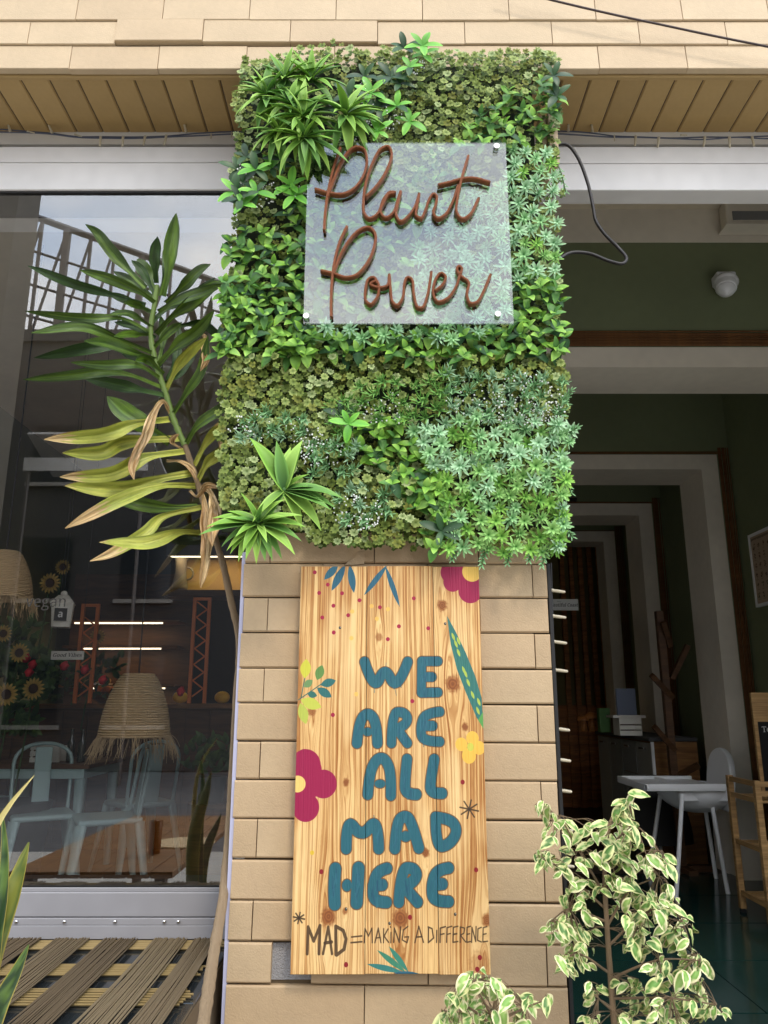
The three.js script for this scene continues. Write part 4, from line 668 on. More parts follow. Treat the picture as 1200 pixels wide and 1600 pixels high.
{
  const T = [[985, 1790, .2], [962, 1620, .21], [955, 1540, .21], [948, 1440, .21], [945, 1360, .2], [952, 1290, .2], [970, 1250, .2]];
  const L = [[[946, 1400, .2], [905, 1330, .2], [872, 1275, .2], [848, 1262, .2]], [[946, 1420, .2], [880, 1360, .19], [845, 1340, .19]], [[947, 1440, .21], [890, 1420, .22], [860, 1440, .22]], [[947, 1450, .21], [985, 1390, .22], [1030, 1370, .23]], [[948, 1480, .21], [1010, 1430, .25], [1065, 1440, .27]], [[952, 1530, .21], [1030, 1500, .27], [1095, 1500, .29]], [[955, 1560, .21], [1050, 1560, .29], [1120, 1570, .3]], [[952, 1520, .21], [900, 1490, .24], [872, 1510, .25]], [[958, 1580, .21], [935, 1560, .24], [915, 1540, .25]], [[950, 1330, .2], [990, 1290, .22], [1030, 1330, .22]]];
  const S = [[848, 1262, 18, 7], [872, 1290, 22, 9], [850, 1335, 16, 8], [880, 1345, 24, 10], [985, 1250, 14, 7], [965, 1280, 26, 14], [930, 1310, 30, 14], [990, 1330, 34, 22], [950, 1360, 40, 26], [1025, 1345, 20, 10], [900, 1390, 28, 14], [870, 1450, 14, 8], [905, 1440, 26, 16], [985, 1410, 36, 22], [1030, 1400, 26, 16], [1000, 1470, 30, 16], [1060, 1450, 26, 16], [1080, 1500, 18, 12], [880, 1500, 16, 9], [905, 1490, 22, 12], [1040, 1520, 30, 16], [1085, 1545, 26, 14], [1115, 1580, 14, 7], [1040, 1575, 32, 16], [985, 1540, 20, 8], [925, 1545, 14, 5], [990, 1600, 30, 10], [920, 1600, 24, 8], [1070, 1610, 30, 12]];
  const p0 = V(.68, 0, .19);
  T.unshift([1010, 2000, .19]);
  fig('tall variegated fig tree with cream edged drooping leaves beside the doorway', T, L, S, 51, .23, V(.62, .3, .19));
  const T2 = [[700, 1800, .33], [740, 1660, .33], [768, 1600, .33], [775, 1560, .33]];
  fig('low variegated fig sprig with cream edged leaves under the wooden board', T2, [[[768, 1600, .33], [720, 1570, .34], [690, 1585, .34]], [[768, 1600, .33], [820, 1575, .33], [858, 1560, .33]], [[770, 1590, .33], [740, 1540, .34], [725, 1530, .34]]], [[700, 1590, 16, 7], [712, 1555, 18, 9], [745, 1530, 20, 12], [770, 1540, 18, 9], [800, 1560, 18, 8], [830, 1560, 10, 3], [850, 1555, 8, 2], [760, 1580, 26, 14], [720, 1600, 24, 10], [815, 1600, 20, 8], [780, 1615, 30, 10]], 52, .34, V(.2, .35, .33));
}
{ // pots for them, standing below the picture
  const prof = (r, h) => new THREE.LatheGeometry([[0, 0], [r * .78, 0], [r, h], [r * 1.06, h], [r * 1.06, h + .025], [r * .92, h + .025], [r * .9, h - .02], [0, h - .025]].map(([x, y]) => new THREE.Vector2(x, y)), 28);
  single('plant_pot', 'dark round pot holding the tall variegated fig', 'pot', prof(.17, .33), M.pot).position.set(.62, 0, .3);
  single('plant_pot', 'terracotta pot holding the low variegated fig', 'pot', prof(.15, .36), M.terracotta).position.set(.16, 0, .4);
}
// ---------------------------------------------------------------- snake plant at the left
{
  const t = thing('snake_plant', 'snake plant with yellow edged upright leaves rising over the woven lattice', 'plant'), R = rng(8), mat = flowVC(.4, { clearcoat: .15 });
  for (const [pts, w, edgeOn] of [[[[-30, 1560], [-8, 1470], [18, 1400], [45, 1316]], 46, 0], [[[-40, 1420], [-14, 1310], [14, 1260], [54, 1211]], 17, 1], [[[-8, 1480], [4, 1400], [8, 1330], [4, 1270]], 24, 2], [[[-30, 1660], [0, 1570], [25, 1520], [45, 1476]], 36, 2], [[[-60, 1660], [-40, 1560], [-25, 1480], [-20, 1400]], 44, 0]]) {
    pts.unshift([pts[0][0] - 24, 1930]); const z = .52 + R() * .08, c = new THREE.CatmullRomCurve3(pts.map(([x, y]) => PX(x, y, z))), seg = 26, cols = [-1, -.8, -.4, 0, .4, .8, 1], nc = 7, W = w * mpp(1450, z), P = [], C = [], I = [];
    for (let i = 0; i <= seg; i++) {
      const u = i / seg, p = c.getPointAt(u), tan = c.getTangentAt(u), sd = V(0, 0, 0).crossVectors(tan, V(.15, .1, 1)).normalize(), nn = V(0, 0, 0).crossVectors(sd, tan), ww = W / 2 * (u < .5 ? lerp(.85, 1, u * 2) : Math.pow(Math.max(.0, 1 - Math.pow((u - .5) / .505, 2.2)), .8) + .01);
      for (let k = 0; k < nc; k++) { const a = cols[k], q = p.clone().addScaledVector(sd, a * ww).addScaledVector(nn, a * a * ww * .4); P.push(q.x, q.y, q.z); const band = vnoise(u * 30 + 2 * vnoise(a * 2, u * 6), a * .8 + w); const e = Math.abs(a) > .9; C.push(...(e ? lin(176, 160, 66) : edgeOn === 1 ? lin(196, 184, 120) : edgeOn === 2 ? (band > .5 ? lin(84, 112, 52) : lin(40, 66, 36)) : (band > .55 ? lin(122, 128, 56) : lin(84, 102, 44)))); }
    }
    for (let i = 0; i < seg; i++) for (let k = 0; k + 1 < nc; k++) { const a = i * nc + k; I.push(a, a + 1, a + nc + 1, a, a + nc + 1, a + nc); }
    const g = new THREE.BufferGeometry(); g.setAttribute('position', new THREE.Float32BufferAttribute(P, 3)); g.setAttribute('color', new THREE.Float32BufferAttribute(C, 3)); g.setIndex(I); g.computeVertexNormals(); part(t, 'leaf', g, mat);
  }
  seat(t, V(-.85, .55, .55));
  const pl = thing('planter_box', 'dark planter box holding the snake plant in front of the ledge', 'planter'); for (const [a, b, c, d] of [[-1.25, -.62, .44, .46], [-1.25, -.62, .72, .74], [-1.25, -1.23, .4601, .7199], [-.64, -.62, .4601, .7199]]) part(pl, 'side_panel', box(a, b, 0, .6, c, d, .004), M.pot); part(pl, 'soil', box(-1.229, -.641, .5, .56, .461, .719), std(rgb(66, 52, 40), .95)); seat(pl, V(-.93, 0, .59));
}
// ---------------------------------------------------------------- tiled ledge and woven lattice under the window
{
  const LY = PX(100, 1466, -.247).y - .012;
  const led = thing('tiled_ledge', 'dark glossy tiled ledge under the shop window', 'ledge');
  part(led, 'ledge_core', box(-2.4, -.42, 0, LY - .012, -.255, .42), M.backing);
  const tg = slab(.296, .216, .011, .002), tm = std(rgb(40, 46, 50), .14, { map: plaster });
  for (let i = 0; i < 7; i++) for (let k = 0; k < 3; k++) { const o = part(led, 'tile', tg, tm); o.rotation.x = -Math.PI / 2; o.position.set(-.57 - i * .3, LY - .012, -.14 + k * .22); }
  seat(led, V(-1.4, 0, .1));
  const lat = thing('woven_lattice', 'lattice of reed strips and raffia bands lying on the tiled ledge', 'lattice'), R = rng(14), reed = [[132, 112, 70], [116, 96, 58], [142, 122, 80]].map((c) => std(rgb(...c), .85)), raf = [[102, 88, 66], [90, 76, 56], [112, 98, 74]].map((c) => std(rgb(...c), .9));
  for (const [y0, y1] of [[1473, 1487], [1510, 1528], [1548, 1576], [1608, 1640]]) {
    const zOf = (y) => { const v = (800 - y) / F; return CAMZ - (LY - EYE) / ((v * cp + sp) / (cp - v * sp)); }; const za = zOf(y0), zb = zOf(y1), g = []; const n = 7;
    for (let k = 0; k < n; k++) { const z = lerp(za, zb, (k + .5) / n); g.push(rod(V(-2.3, LY + .005, z + (R() - .5) * .003), V(-.43 - R() * .03, LY + .005, z + (R() - .5) * .003), .0032, .0028, 6)); }
    part(lat, 'reed_strip', merge(g), reed[Math.floor(R() * 3)]);
  }
  for (const x of [45, 120, 195, 272, 328, -35, -120]) {
    const zN = -.245, p = PX(x, 1462, zN), X = p.x + .0, g = [];
    for (let k = 0; k < 20; k++) { const o = (k - 9.5) * .0046 * (x === 328 ? .7 : 1), a = V(X + o + (R() - .5) * .004 - .008, LY + .012 + R() * .003, zN + .004 - R() * .0), m = V(X + o - .05 * 0 + (R() - .5) * .004, LY + .013 + R() * .003, .1), e = V(X + o * 1.05 + (R() - .5) * .006, LY + .012 + R() * .003, .41); g.push(tube([a, m, e], .0021, 8, 5)); }
    part(lat, 'raffia_band', merge(g), raf[Math.floor(R() * 3)]);
  }
  seat(lat, V(-1.2, LY, .1));
}
// ---------------------------------------------------------------- inside the doorway
const at = (x, y, d) => PX(x, y, CAMZ - d), onFloor = (x, d) => V((x - 600) / F * d * 1.0, FL, CAMZ - d);
{ // dome camera on the green wall
  const p = at(1134, 440, 3.52), t = thing('dome_camera', 'small white dome security camera on the green wall', 'camera');
  const g = (pts) => new THREE.LatheGeometry(pts.map(([x, y]) => new THREE.Vector2(x, y)), 24), turn = new THREE.Matrix4().makeTranslation(p.x, p.y, p.z).multiply(new THREE.Matrix4().makeRotationFromEuler(new THREE.Euler(2.75, 0, .22))).multiply(new THREE.Matrix4().makeScale(1.12, 1.12, 1.12));
  part(t, 'mount', g([[0, 0], [.052, 0], [.055, .01], [.05, .022], [.046, .024], [.046, .05], [.04, .055], [0, .055]]), M.plastic, turn); part(t, 'dome', g([[.041, .055], [.038, .066], [.026, .082], [.008, .094], [0, .096]]), M.plastic, turn);
  part(t, 'bracket', box(p.x - .05, p.x + .05, p.y - .01, p.y + .05, DIST(3.575), DIST(3.5), .01), M.plastic); seat(t, p);
}
{ // air conditioner on the ceiling
  const t = thing('ceiling_unit', 'pale boxed air unit hanging at the ceiling just inside the doorway', 'air conditioner'); const a = at(1152, 300, 3.1), b = at(1156, 352, 3.1);
  part(t, 'housing', box(1.77, 2.4, EYE + 2.4, CE - .002, DIST(3.565), DIST(3.48), .015), M.beige); part(t, 'grille', box(1.8, 2.37, EYE + 2.42, EYE + 2.47, DIST(3.4795), DIST(3.476)), M.grey); part(t, 'lip', box(1.76, 2.41, EYE + 2.39, EYE + 2.3995, DIST(3.565), DIST(3.47)), M.beige);
  seat(t, V(2, EYE + 2.39, DIST(3.5)));
}
{ // poster on the right wall
  const t = thing('framed_poster', 'white framed botanical poster with rows of small plant drawings on the green wall', 'poster');
  const z0 = DIST(5.12), z1 = DIST(4.55), y0 = EYE + .62, y1 = EYE + 1.11, tex = canvasTex(512, 512, (g) => {
    g.fillStyle = '#b09a84'; g.fillRect(0, 0, 512, 512); const r = rng(4); g.fillStyle = '#3a302a'; for (let i = 0; i < 40; i++) g.fillRect(12 + i * 12.2, 14, 7, 12 + r() * 8);
    for (let y = 0; y < 6; y++) for (let x = 0; x < 8; x++) { const cx = 36 + x * 62, cy = 80 + y * 74; g.strokeStyle = g.fillStyle = ['#3c3a2c', '#4c3428', '#33402c', '#5a3a34'][Math.floor(r() * 4)]; g.lineWidth = 2; g.beginPath(); g.moveTo(cx, cy + 24); g.lineTo(cx + (r() - .5) * 8, cy - 20); g.stroke(); for (let k = 0; k < 7; k++) { g.beginPath(); g.ellipse(cx + (r() - .5) * 24, cy + (r() - .5) * 36, 3 + r() * 5, 2 + r() * 4, r() * 3, 0, 7); g.fill(); } g.fillRect(cx - 14, cy + 30, 28, 2); }
  });
  const g = new THREE.PlaneGeometry(z1 - z0 - .04, y1 - y0 - .04); g.rotateY(-Math.PI / 2).translate(2.484, (y0 + y1) / 2, (z0 + z1) / 2); part(t, 'print', g, std(0xffffff, .6, { map: tex }));
  for (const [a, b, c, d] of [[y0, y1, z0, z0 + .02], [y0, y1, z1 - .02, z1], [y0, y0 + .02, z0 + .0201, z1 - .0201], [y1 - .02, y1, z0 + .0201, z1 - .0201]]) part(t, 'frame_side', box(2.478, 2.499, a, b, c, d), M.plastic);
  seat(t, V(2.49, y0, (z0 + z1) / 2));
}
{ // high chair
  const t = thing('high_chair', 'white plastic high chair with a tray on slim legs in the doorway', 'high chair'), d = 5.0;
  const P = (x, y, dd = d) => at(x, y, dd), tubeLeg = (a, b) => part(t, 'leg', rod(a, b, .013, .013, 10), M.plastic);
  tubeLeg(P(1066, 1240, 4.85), V(P(1055, 1390, 4.85).x, FL, DIST(4.85))); tubeLeg(P(1032, 1240, 5.35), V(P(1012, 1330, 5.4).x, FL, DIST(5.42))); tubeLeg(P(1112, 1255, 4.95), V(P(1137, 1390, 4.95).x, FL, DIST(4.95))); tubeLeg(P(1100, 1250, 5.3), V(P(1118, 1350, 5.35).x, FL, DIST(5.36)));
  const a = P(986, 1222, 5.1), b = P(1128, 1222, 5.1), y = P(1060, 1222, 5.05).y, z0 = DIST(5.4), z1 = DIST(4.85);
  const tray = part(t, 'tray', box(a.x, b.x - .08, y - .03, y - .012, z0, z1, .008), M.plastic);
  for (const q of [box(a.x, a.x + .022, y - .034, y + .008, z0, z1, .006), box(a.x, b.x - .08, y - .034, y + .008, z0, z0 + .022, .006), box(a.x, b.x - .08, y - .034, y + .008, z1 - .022, z1, .006), box(a.x + .24, a.x + .255, y - .02, y + .004, z0 + .02, z1 - .02, .004)]) part(tray, 'rim', q, M.plastic);
  const sh = (pts, w0) => { const s = new THREE.Shape(); s.moveTo(-.17, 0); s.lineTo(-.165, .2); s.quadraticCurveTo(-.15, .34, 0, .35); s.quadraticCurveTo(.15, .34, .165, .2); s.lineTo(.17, 0); s.closePath(); return new THREE.ExtrudeGeometry(s, { depth: .02, bevelEnabled: true, bevelSize: .01, bevelThickness: .01, bevelSegments: 3, curveSegments: 16 }); };
  const bk = sh(); bk.rotateY(-Math.PI / 2); bk.rotateZ(-.12); const bc = P(1128, 1262, 5.1); part(t, 'backrest', bk.translate(bc.x, bc.y, DIST(5.1)), M.plastic);
  const bowl = new THREE.SphereGeometry(.235, 24, 14, 0, Math.PI * 2, Math.PI * .45, Math.PI * .55); bowl.scale(1.0, .62, .95); const sc = P(1092, 1236, 5.1); part(t, 'seat', bowl.translate(sc.x - .02, sc.y + .02, DIST(5.1)), M.plastic);
  part(t, 'seat_side', box(sc.x - .2, bc.x + .01, y - .1, y - .034, DIST(4.93), DIST(4.9), .012), M.plastic); part(t, 'seat_side', box(sc.x - .2, bc.x + .01, y - .1, y - .034, DIST(5.3), DIST(5.27), .012), M.plastic);
  seat(t, V(sc.x, FL, DIST(5.1)));
}
{ // coat tree
  const t = thing('coat_tree', 'wooden coat tree with angled pegs beside the framed opening', 'coat rack'), m = M.darkWood, d = 5.62;
  const x = at(1056, 1240, d).x, B = V(x, FL, DIST(d)), top = at(1048, 955, d);
  part(t, 'post', bar(B, V(x - .01, top.y, DIST(d)), .05, .05), m); part(t, 'foot', box(x - .2, x + .2, FL, FL + .04, DIST(d) - .03, DIST(d) + .03), m); part(t, 'foot', box(x - .03, x + .03, FL + .001, FL + .039, DIST(d) - .2, DIST(d) + .2), m);
  for (const [x0, y0, x1, y1] of [[1054, 1172, 1022, 1135], [1051, 1090, 1018, 1055], [1050, 1060, 1075, 1008], [1047, 1010, 1036, 972], [1055, 1215, 1092, 1195]]) part(t, 'peg', bar(at(x0, y0, d - .01), at(x1, y1, d - .08), .035, .035), m);
  seat(t, B);
}
{ // sideboard against the right wall
  const t = thing('sideboard', 'dark grey sideboard with drawers along the inner wall', 'cabinet'), x = 1.95, x1 = 2.285, z1 = DIST(5.85), z0 = DIST(7.3), top = EYE - .24;
  part(t, 'carcass', box(x + .02, x1, FL + .002, top - .03, z0, z1), M.midWood); part(t, 'worktop', box(x - .02, x1, top - .029, top, z0, z1 + .02, .004), M.darkGrey);
  for (let k = 0; k < 4; k++) { const za = lerp(z1, z0, k / 4) - .006, zb = lerp(z1, z0, (k + 1) / 4) + .006; const n = k === 1 ? 3 : 1; for (let j = 0; j < n; j++) { const ya = lerp(FL + .08, top - .04, j / n) + .004, yb = lerp(FL + .08, top - .04, (j + 1) / n) - .004, f = part(t, n > 1 ? 'drawer' : 'door', box(x, x + .018, ya, yb, zb, za, .003), std(rgb(146, 147, 144), .5)); part(f, 'handle', box(x - .02, x - .001, yb - .05, yb - .035, (za + zb) / 2 - .06, (za + zb) / 2 + .06, .003), M.chrome); } }
  part(t, 'edge_strip', box(x - .004, x + .016, FL + .01, top - .032, z1 - .004, z1 + .012), M.plastic);
  seat(t, V(2.1, FL, (z0 + z1) / 2));
  const tray = thing('napkin_tray', 'small white slotted crate on the sideboard', 'crate'), c = at(985, 1132, 6.1), y = top + .001; 
  for (const [a, b] of [[y, y + .035], [y + .045, y + .075], [y + .085, y + .13]]) part(tray, 'slat', box(c.x - .07, c.x + .09, a, b, DIST(6.15), DIST(6.13)), M.ceramic);
  part(tray, 'side', box(c.x - .075, c.x - .0705, y, y + .13, DIST(6.3), DIST(6.13)), M.ceramic); part(tray, 'side', box(c.x + .0905, c.x + .096, y, y + .13, DIST(6.3), DIST(6.13)), M.ceramic); part(tray, 'rim', box(c.x - .12, c.x + .13, y + .131, y + .15, DIST(6.32), DIST(6.12)), M.ceramic); seat(tray, V(c.x, y, DIST(6.2)));
  const card = thing('card_stand', 'blue patterned card box standing behind the slotted crate', 'box'), q = at(978, 1112, 6.6);
  part(card, 'box_body', box(q.x - .09, q.x + .1, y, y + .13, DIST(6.75), DIST(6.55)), M.darkWood); part(card, 'card', box(q.x - .07, q.x + .09, y + .131, y + .36, DIST(6.62), DIST(6.6)), std(0xffffff, .5, { map: canvasTex(128, 160, (g) => { g.fillStyle = '#8f9cba'; g.fillRect(0, 0, 128, 160); g.strokeStyle = '#dfe4ee'; g.lineWidth = 5; g.strokeRect(10, 10, 108, 140); g.fillStyle = '#c9a58e'; g.beginPath(); g.ellipse(64, 80, 30, 44, 0, 0, 7); g.fill(); g.fillStyle = '#6d7aa0'; g.beginPath(); g.arc(64, 80, 16, 0, 7); g.fill(); }) })); seat(card, V(q.x, y, DIST(6.6)));
  const mush = M.slatWood; for (const [x2, s] of [[925, .9], [912, .75]]) { const m = at(x2, 1130, 7.1), t2 = thing('wooden_mushroom', s > .8 ? 'larger turned wooden mushroom on the sideboard' : 'smaller turned wooden mushroom on the sideboard', 'ornament'); part(t2, 'stem', new THREE.LatheGeometry([[0, 0], [.045, 0], [.03, .06], [.022, .12], [0, .12]].map(([a, b]) => new THREE.Vector2(a * s, b * s)), 16).translate(m.x, y, DIST(7.1)), mush); part(t2, 'cap', new THREE.SphereGeometry(.085 * s, 18, 8, 0, 7, 0, Math.PI / 2).scale(1, .75, 1).translate(m.x, y + .12 * s, DIST(7.1)), mush); seat(t2, V(m.x, y, DIST(7.1))); }
  const gc = at(946, 1120, 6.75); single('green_carton', 'upright green paper carton on the sideboard', 'carton', box(gc.x - .03, gc.x + .06, y, y + .2, DIST(6.9), DIST(6.82)), std(rgb(96, 140, 84), .7));
}
{ // slat screen
  const t = thing('slat_screen', 'dim screen of upright wooden slats at the far end of the doorway', 'screen'), z = DIST(8.9);
  for (let k = 0; k < 9; k++) { const x = at(874 + k * 14.5, 900, 8.9).x; part(t, 'slat', box(x, x + .05, FL + .002, EYE + 1.9, z, z + .05), M.slatWood); }
  part(t, 'lower_panel', box(1.5, 2.5, FL + .002, EYE - .02, z - .03, z - .002), M.slatWood); part(t, 'back_sheet', box(1.5, 2.5, EYE - .018, EYE + 1.9, z - .06, z - .05), std(rgb(120, 110, 70), .9)); seat(t, V(2, FL, z));
  const s = thing('hanging_sign', 'small white hanging sign with script lettering by the slats', 'sign'), p = at(872, 945, 6.2);
  const tex = canvasTex(512, 128, (g) => { g.fillStyle = '#d9d9d6'; g.fillRect(0, 0, 512, 128); g.fillStyle = '#555'; g.font = 'italic bold 58px serif'; g.fillText('Beautiful Coast', 60, 88); g.font = '20px sans-serif'; g.fillText('what a', 200, 30); });
  part(s, 'plate', box(p.x - .12, p.x + .16, p.y - .045, p.y + .045, DIST(6.2), DIST(6.19)), M.ceramic); const g = new THREE.PlaneGeometry(.275, .085).translate(p.x + .02, p.y, DIST(6.19) + .002); part(s, 'lettering', g, std(0xffffff, .6, { map: tex })); for (const dx of [-.1, .14]) part(s, 'cord', rod(V(p.x + dx, p.y + .045, DIST(6.195)), V(p.x + dx, EYE + 1.64, DIST(6.195)), .0015, .0015, 5), M.black); seat(s, V(p.x, p.y - .045, DIST(6.19)));
  part(s, 'ceiling_bar', box(p.x - .14, p.x + .2, EYE + 1.64, EYE + 1.66, DIST(6.22), DIST(6.17)), M.black).position.sub(s.position);
}
{ // wheeled rack with boxes and the chalkboard on it
  const t = thing('slatted_rack', 'low wooden slatted rack with three tiers beside the doorway wall', 'rack'), w = M.paleWood, x0 = 1.92, x1 = 2.46, za = DIST(4.55), zb = DIST(4.2), top = EYE - .39;
  for (const x of [x0, x1 - .03]) for (const z of [za, zb - .03]) part(t, 'leg', box(x, x + .03, FL + .03, top, z, z + .03), w);
  for (const y of [FL + .1, FL + .36, top - .11]) { for (let k = 0; k < 6; k++) part(t, 'slat', box(x0 + .031, x1 - .031, y, y + .012, lerp(za, zb, k / 6) + .008, lerp(za, zb, k / 6) + .05), w); part(t, 'rail', box(x0 + .031, x1 - .031, y + .035, y + .06, zb - .014, zb - .002), w); part(t, 'rail', box(x0 + .006, x0 + .02, y - .001, y + .024, za + .031, zb - .031), w); }
  part(t, 'rail', box(x0 + .031, x1 - .031, top - .03, top - .004, zb - .014, zb - .002), w); part(t, 'rail', box(x0 + .006, x0 + .022, top - .03, top - .004, za + .031, zb - .031), w);
  for (const x of [x0 + .015, x1 - .015]) for (const z of [za + .015, zb - .015]) part(t, 'castor', new THREE.CylinderGeometry(.015, .015, .02, 12).rotateX(Math.PI / 2).translate(x, FL + .015, z), M.black); seat(t, V(2.2, FL, DIST(4.37)));
  const b = thing('leaflet_box', 'white open box of leaflets on the slatted rack', 'box'), y = FL + .373; part(b, 'tray', box(2.1, 2.4, y, y + .07, za + .06, zb - .06), M.ceramic); for (let k = 0; k < 8; k++) part(b, 'leaflet', box(2.13, 2.36, y + .071, y + .14, za + .08 + k * .022, za + .084 + k * .022), M.beige); seat(b, V(2.25, y, DIST(4.37)));
  const c = thing('chalkboard', 'wood framed black chalkboard with white chalk words standing on the slatted rack', 'chalkboard'), ya = top - .095, yb = EYE + .06, xa = at(1179, 1160, 4.5).x, z = DIST(4.5);
  part(c, 'frame_side', box(xa, xa + .02, ya, yb, z, z + .02), w); part(c, 'frame_side', box(xa + .3, xa + .32, ya, yb, z, z + .02), w); part(c, 'header', box(xa + .0205, xa + .2995, yb - .16, yb, z, z + .02), w); part(c, 'slate', box(xa + .0205, xa + .2995, ya, yb - .161, z + .004, z + .014), M.black);
  const g = new THREE.PlaneGeometry(.27, .4).translate(xa + .16, (ya + yb - .16) / 2, z + .016); part(c, 'chalk_writing', g, std(0xffffff, .9, { map: canvasTex(256, 380, (q) => { q.fillStyle = '#101010'; q.fillRect(0, 0, 256, 380); q.fillStyle = '#cfcfca'; q.font = '40px serif'; q.fillText('Tea', 16, 60); q.fillText('Iced', 40, 150); q.fillText('Home', 30, 230); q.fillText('made', 36, 280); }) })); seat(c, V(xa + .15, ya, z));
}
{ // dark tub chair behind the high chair
  const t = thing('dark_armchair', 'dark rounded armchair half hidden behind the high chair', 'armchair'), x = 1.9, z = DIST(5.75); part(t, 'shell', new THREE.SphereGeometry(.3, 22, 12, 0, 7, 0, Math.PI / 2).scale(.85, 1.5, .5).translate(x, FL + .16, z), M.black); for (const dx of [-.15, .15]) part(t, 'leg', rod(V(x + dx, FL, z), V(x + dx * .8, FL + .17, z), .012), M.black); seat(t, V(x, FL, z));
}
// ---------------------------------------------------------------- inside the window
{ // metal table and chairs
  const t = thing('cafe_table', 'pale blue metal table with a dark wooden top behind the shop window', 'table'), x0 = -2.62, x1 = -1.93, z1 = DIST(5.2), z0 = DIST(5.9), top = FL + .72, m = M.metalBlue;
  for (let k = 0; k < 4; k++) part(t, 'plank', box(x0 - .03, x1 + .03, top - .03, top, lerp(z0, z1, k / 4) + .002, lerp(z0, z1, (k + 1) / 4) - .002, .004), M.darkWood);
  part(t, 'apron', box(x0, x1, top - .09, top - .031, z0, z1, .004), m);
  for (const [x, s] of [[x0 + .03, 1], [x1 - .03, -1]]) for (const z of [z0 + .04, z1 - .04]) { const g = new THREE.CylinderGeometry(.042, .026, top - .09 - FL, 4, 1).rotateY(Math.PI / 4); part(t, 'leg', g.translate(x, (top - .09 + FL) / 2, z), m); }
  seat(t, V((x0 + x1) / 2, FL, (z0 + z1) / 2));
  const crate = thing('white_crate', 'small white wooden crate on the metal table', 'crate'), c = at(70, 1180, 5.35), y = top + .001; for (let k = 0; k < 3; k++) part(crate, 'slat', box(c.x - .1, c.x + .09, y + k * .04, y + k * .04 + .03, DIST(5.36), DIST(5.35)), M.ceramic); for (const dx of [-.1, .08]) part(crate, 'corner_post', box(c.x + dx, c.x + dx + .012, y, y + .115, DIST(5.375), DIST(5.361)), M.ceramic); part(crate, 'back_panel', box(c.x - .1, c.x + .09, y, y + .1, DIST(5.5), DIST(5.49)), M.ceramic); seat(crate, V(c.x, y, DIST(5.42)));
  const pr = [[0, 0], [.03, 0], [.032, .01], [.032, .15], [.012, .19], [.011, .24], [.014, .245], [.014, .26], [0, .26]].map(([a, b]) => new THREE.Vector2(a, b)), bg = new THREE.LatheGeometry(pr, 16);
  for (const [px, lab] of [[109, 'dark glass bottle beside the white crate'], [126, 'dark glass bottle farther from the white crate']]) { const o = single('glass_bottle', lab, 'bottle', bg, M.bottle, 'bottles on the metal table'); const q = at(px, 1190, 5.35); o.position.set(q.x, y, DIST(5.35)); o.scale.setScalar(.82); }
}
function metalChair() {
  const t = new THREE.Group(), m = M.metalBlue, h = .44;
  part(t, 'seat', new RoundedBoxGeometry(.36, .035, .36, 3, .016).translate(0, h, 0), m);
  for (const sx of [-1, 1]) for (const sz of [-1, 1]) { const a = V(sx * .16, h - .01, sz * .16), b = V(sx * .22, 0, sz * .22), g = new THREE.CylinderGeometry(.042, .018, 1, 8); g.scale(1, a.distanceTo(b), .6); g.rotateY(Math.atan2(sx, sz)); g.applyQuaternion(new THREE.Quaternion().setFromUnitVectors(V(0, 1, 0), a.clone().sub(b).normalize())); part(t, 'leg', g.translate((a.x + b.x) / 2, (a.y + b.y) / 2, (a.z + b.z) / 2), m); }
  part(t, 'back_hoop', tube([V(-.165, h, -.15), V(-.17, h + .2, -.18), V(-.16, h + .34, -.2), V(-.08, h + .4, -.21), V(.08, h + .4, -.21), V(.16, h + .34, -.2), V(.17, h + .2, -.18), V(.165, h, -.15)], .012, 40), m);
  part(t, 'splat', new RoundedBoxGeometry(.1, .38, .012, 2, .005).rotateX(-.12).translate(0, h + .2, -.185), m);
  return t;
}
{
  const proto = metalChair();
  const put = (px, d, turn, label) => { const c = proto.clone(); c.name = numbered('metal_chair'); c.userData = { label, category: 'chair', group: 'pale blue metal chairs' }; const p = at(px, 1300, d); c.position.set(p.x, FL, DIST(d)); c.rotation.y = turn; scene.add(c); };
  put(62, 5.0, .5, 'pale blue metal chair tucked against the end of the metal table'); put(165, 4.85, -1.1, 'pale blue metal chair under the large woven lamp'); put(215, 5.6, -2.4, 'pale blue metal chair with its hoop back beyond the woven lamp'); put(-20, 5.7, 1.2, 'pale blue metal chair behind the white crate side of the table');
}
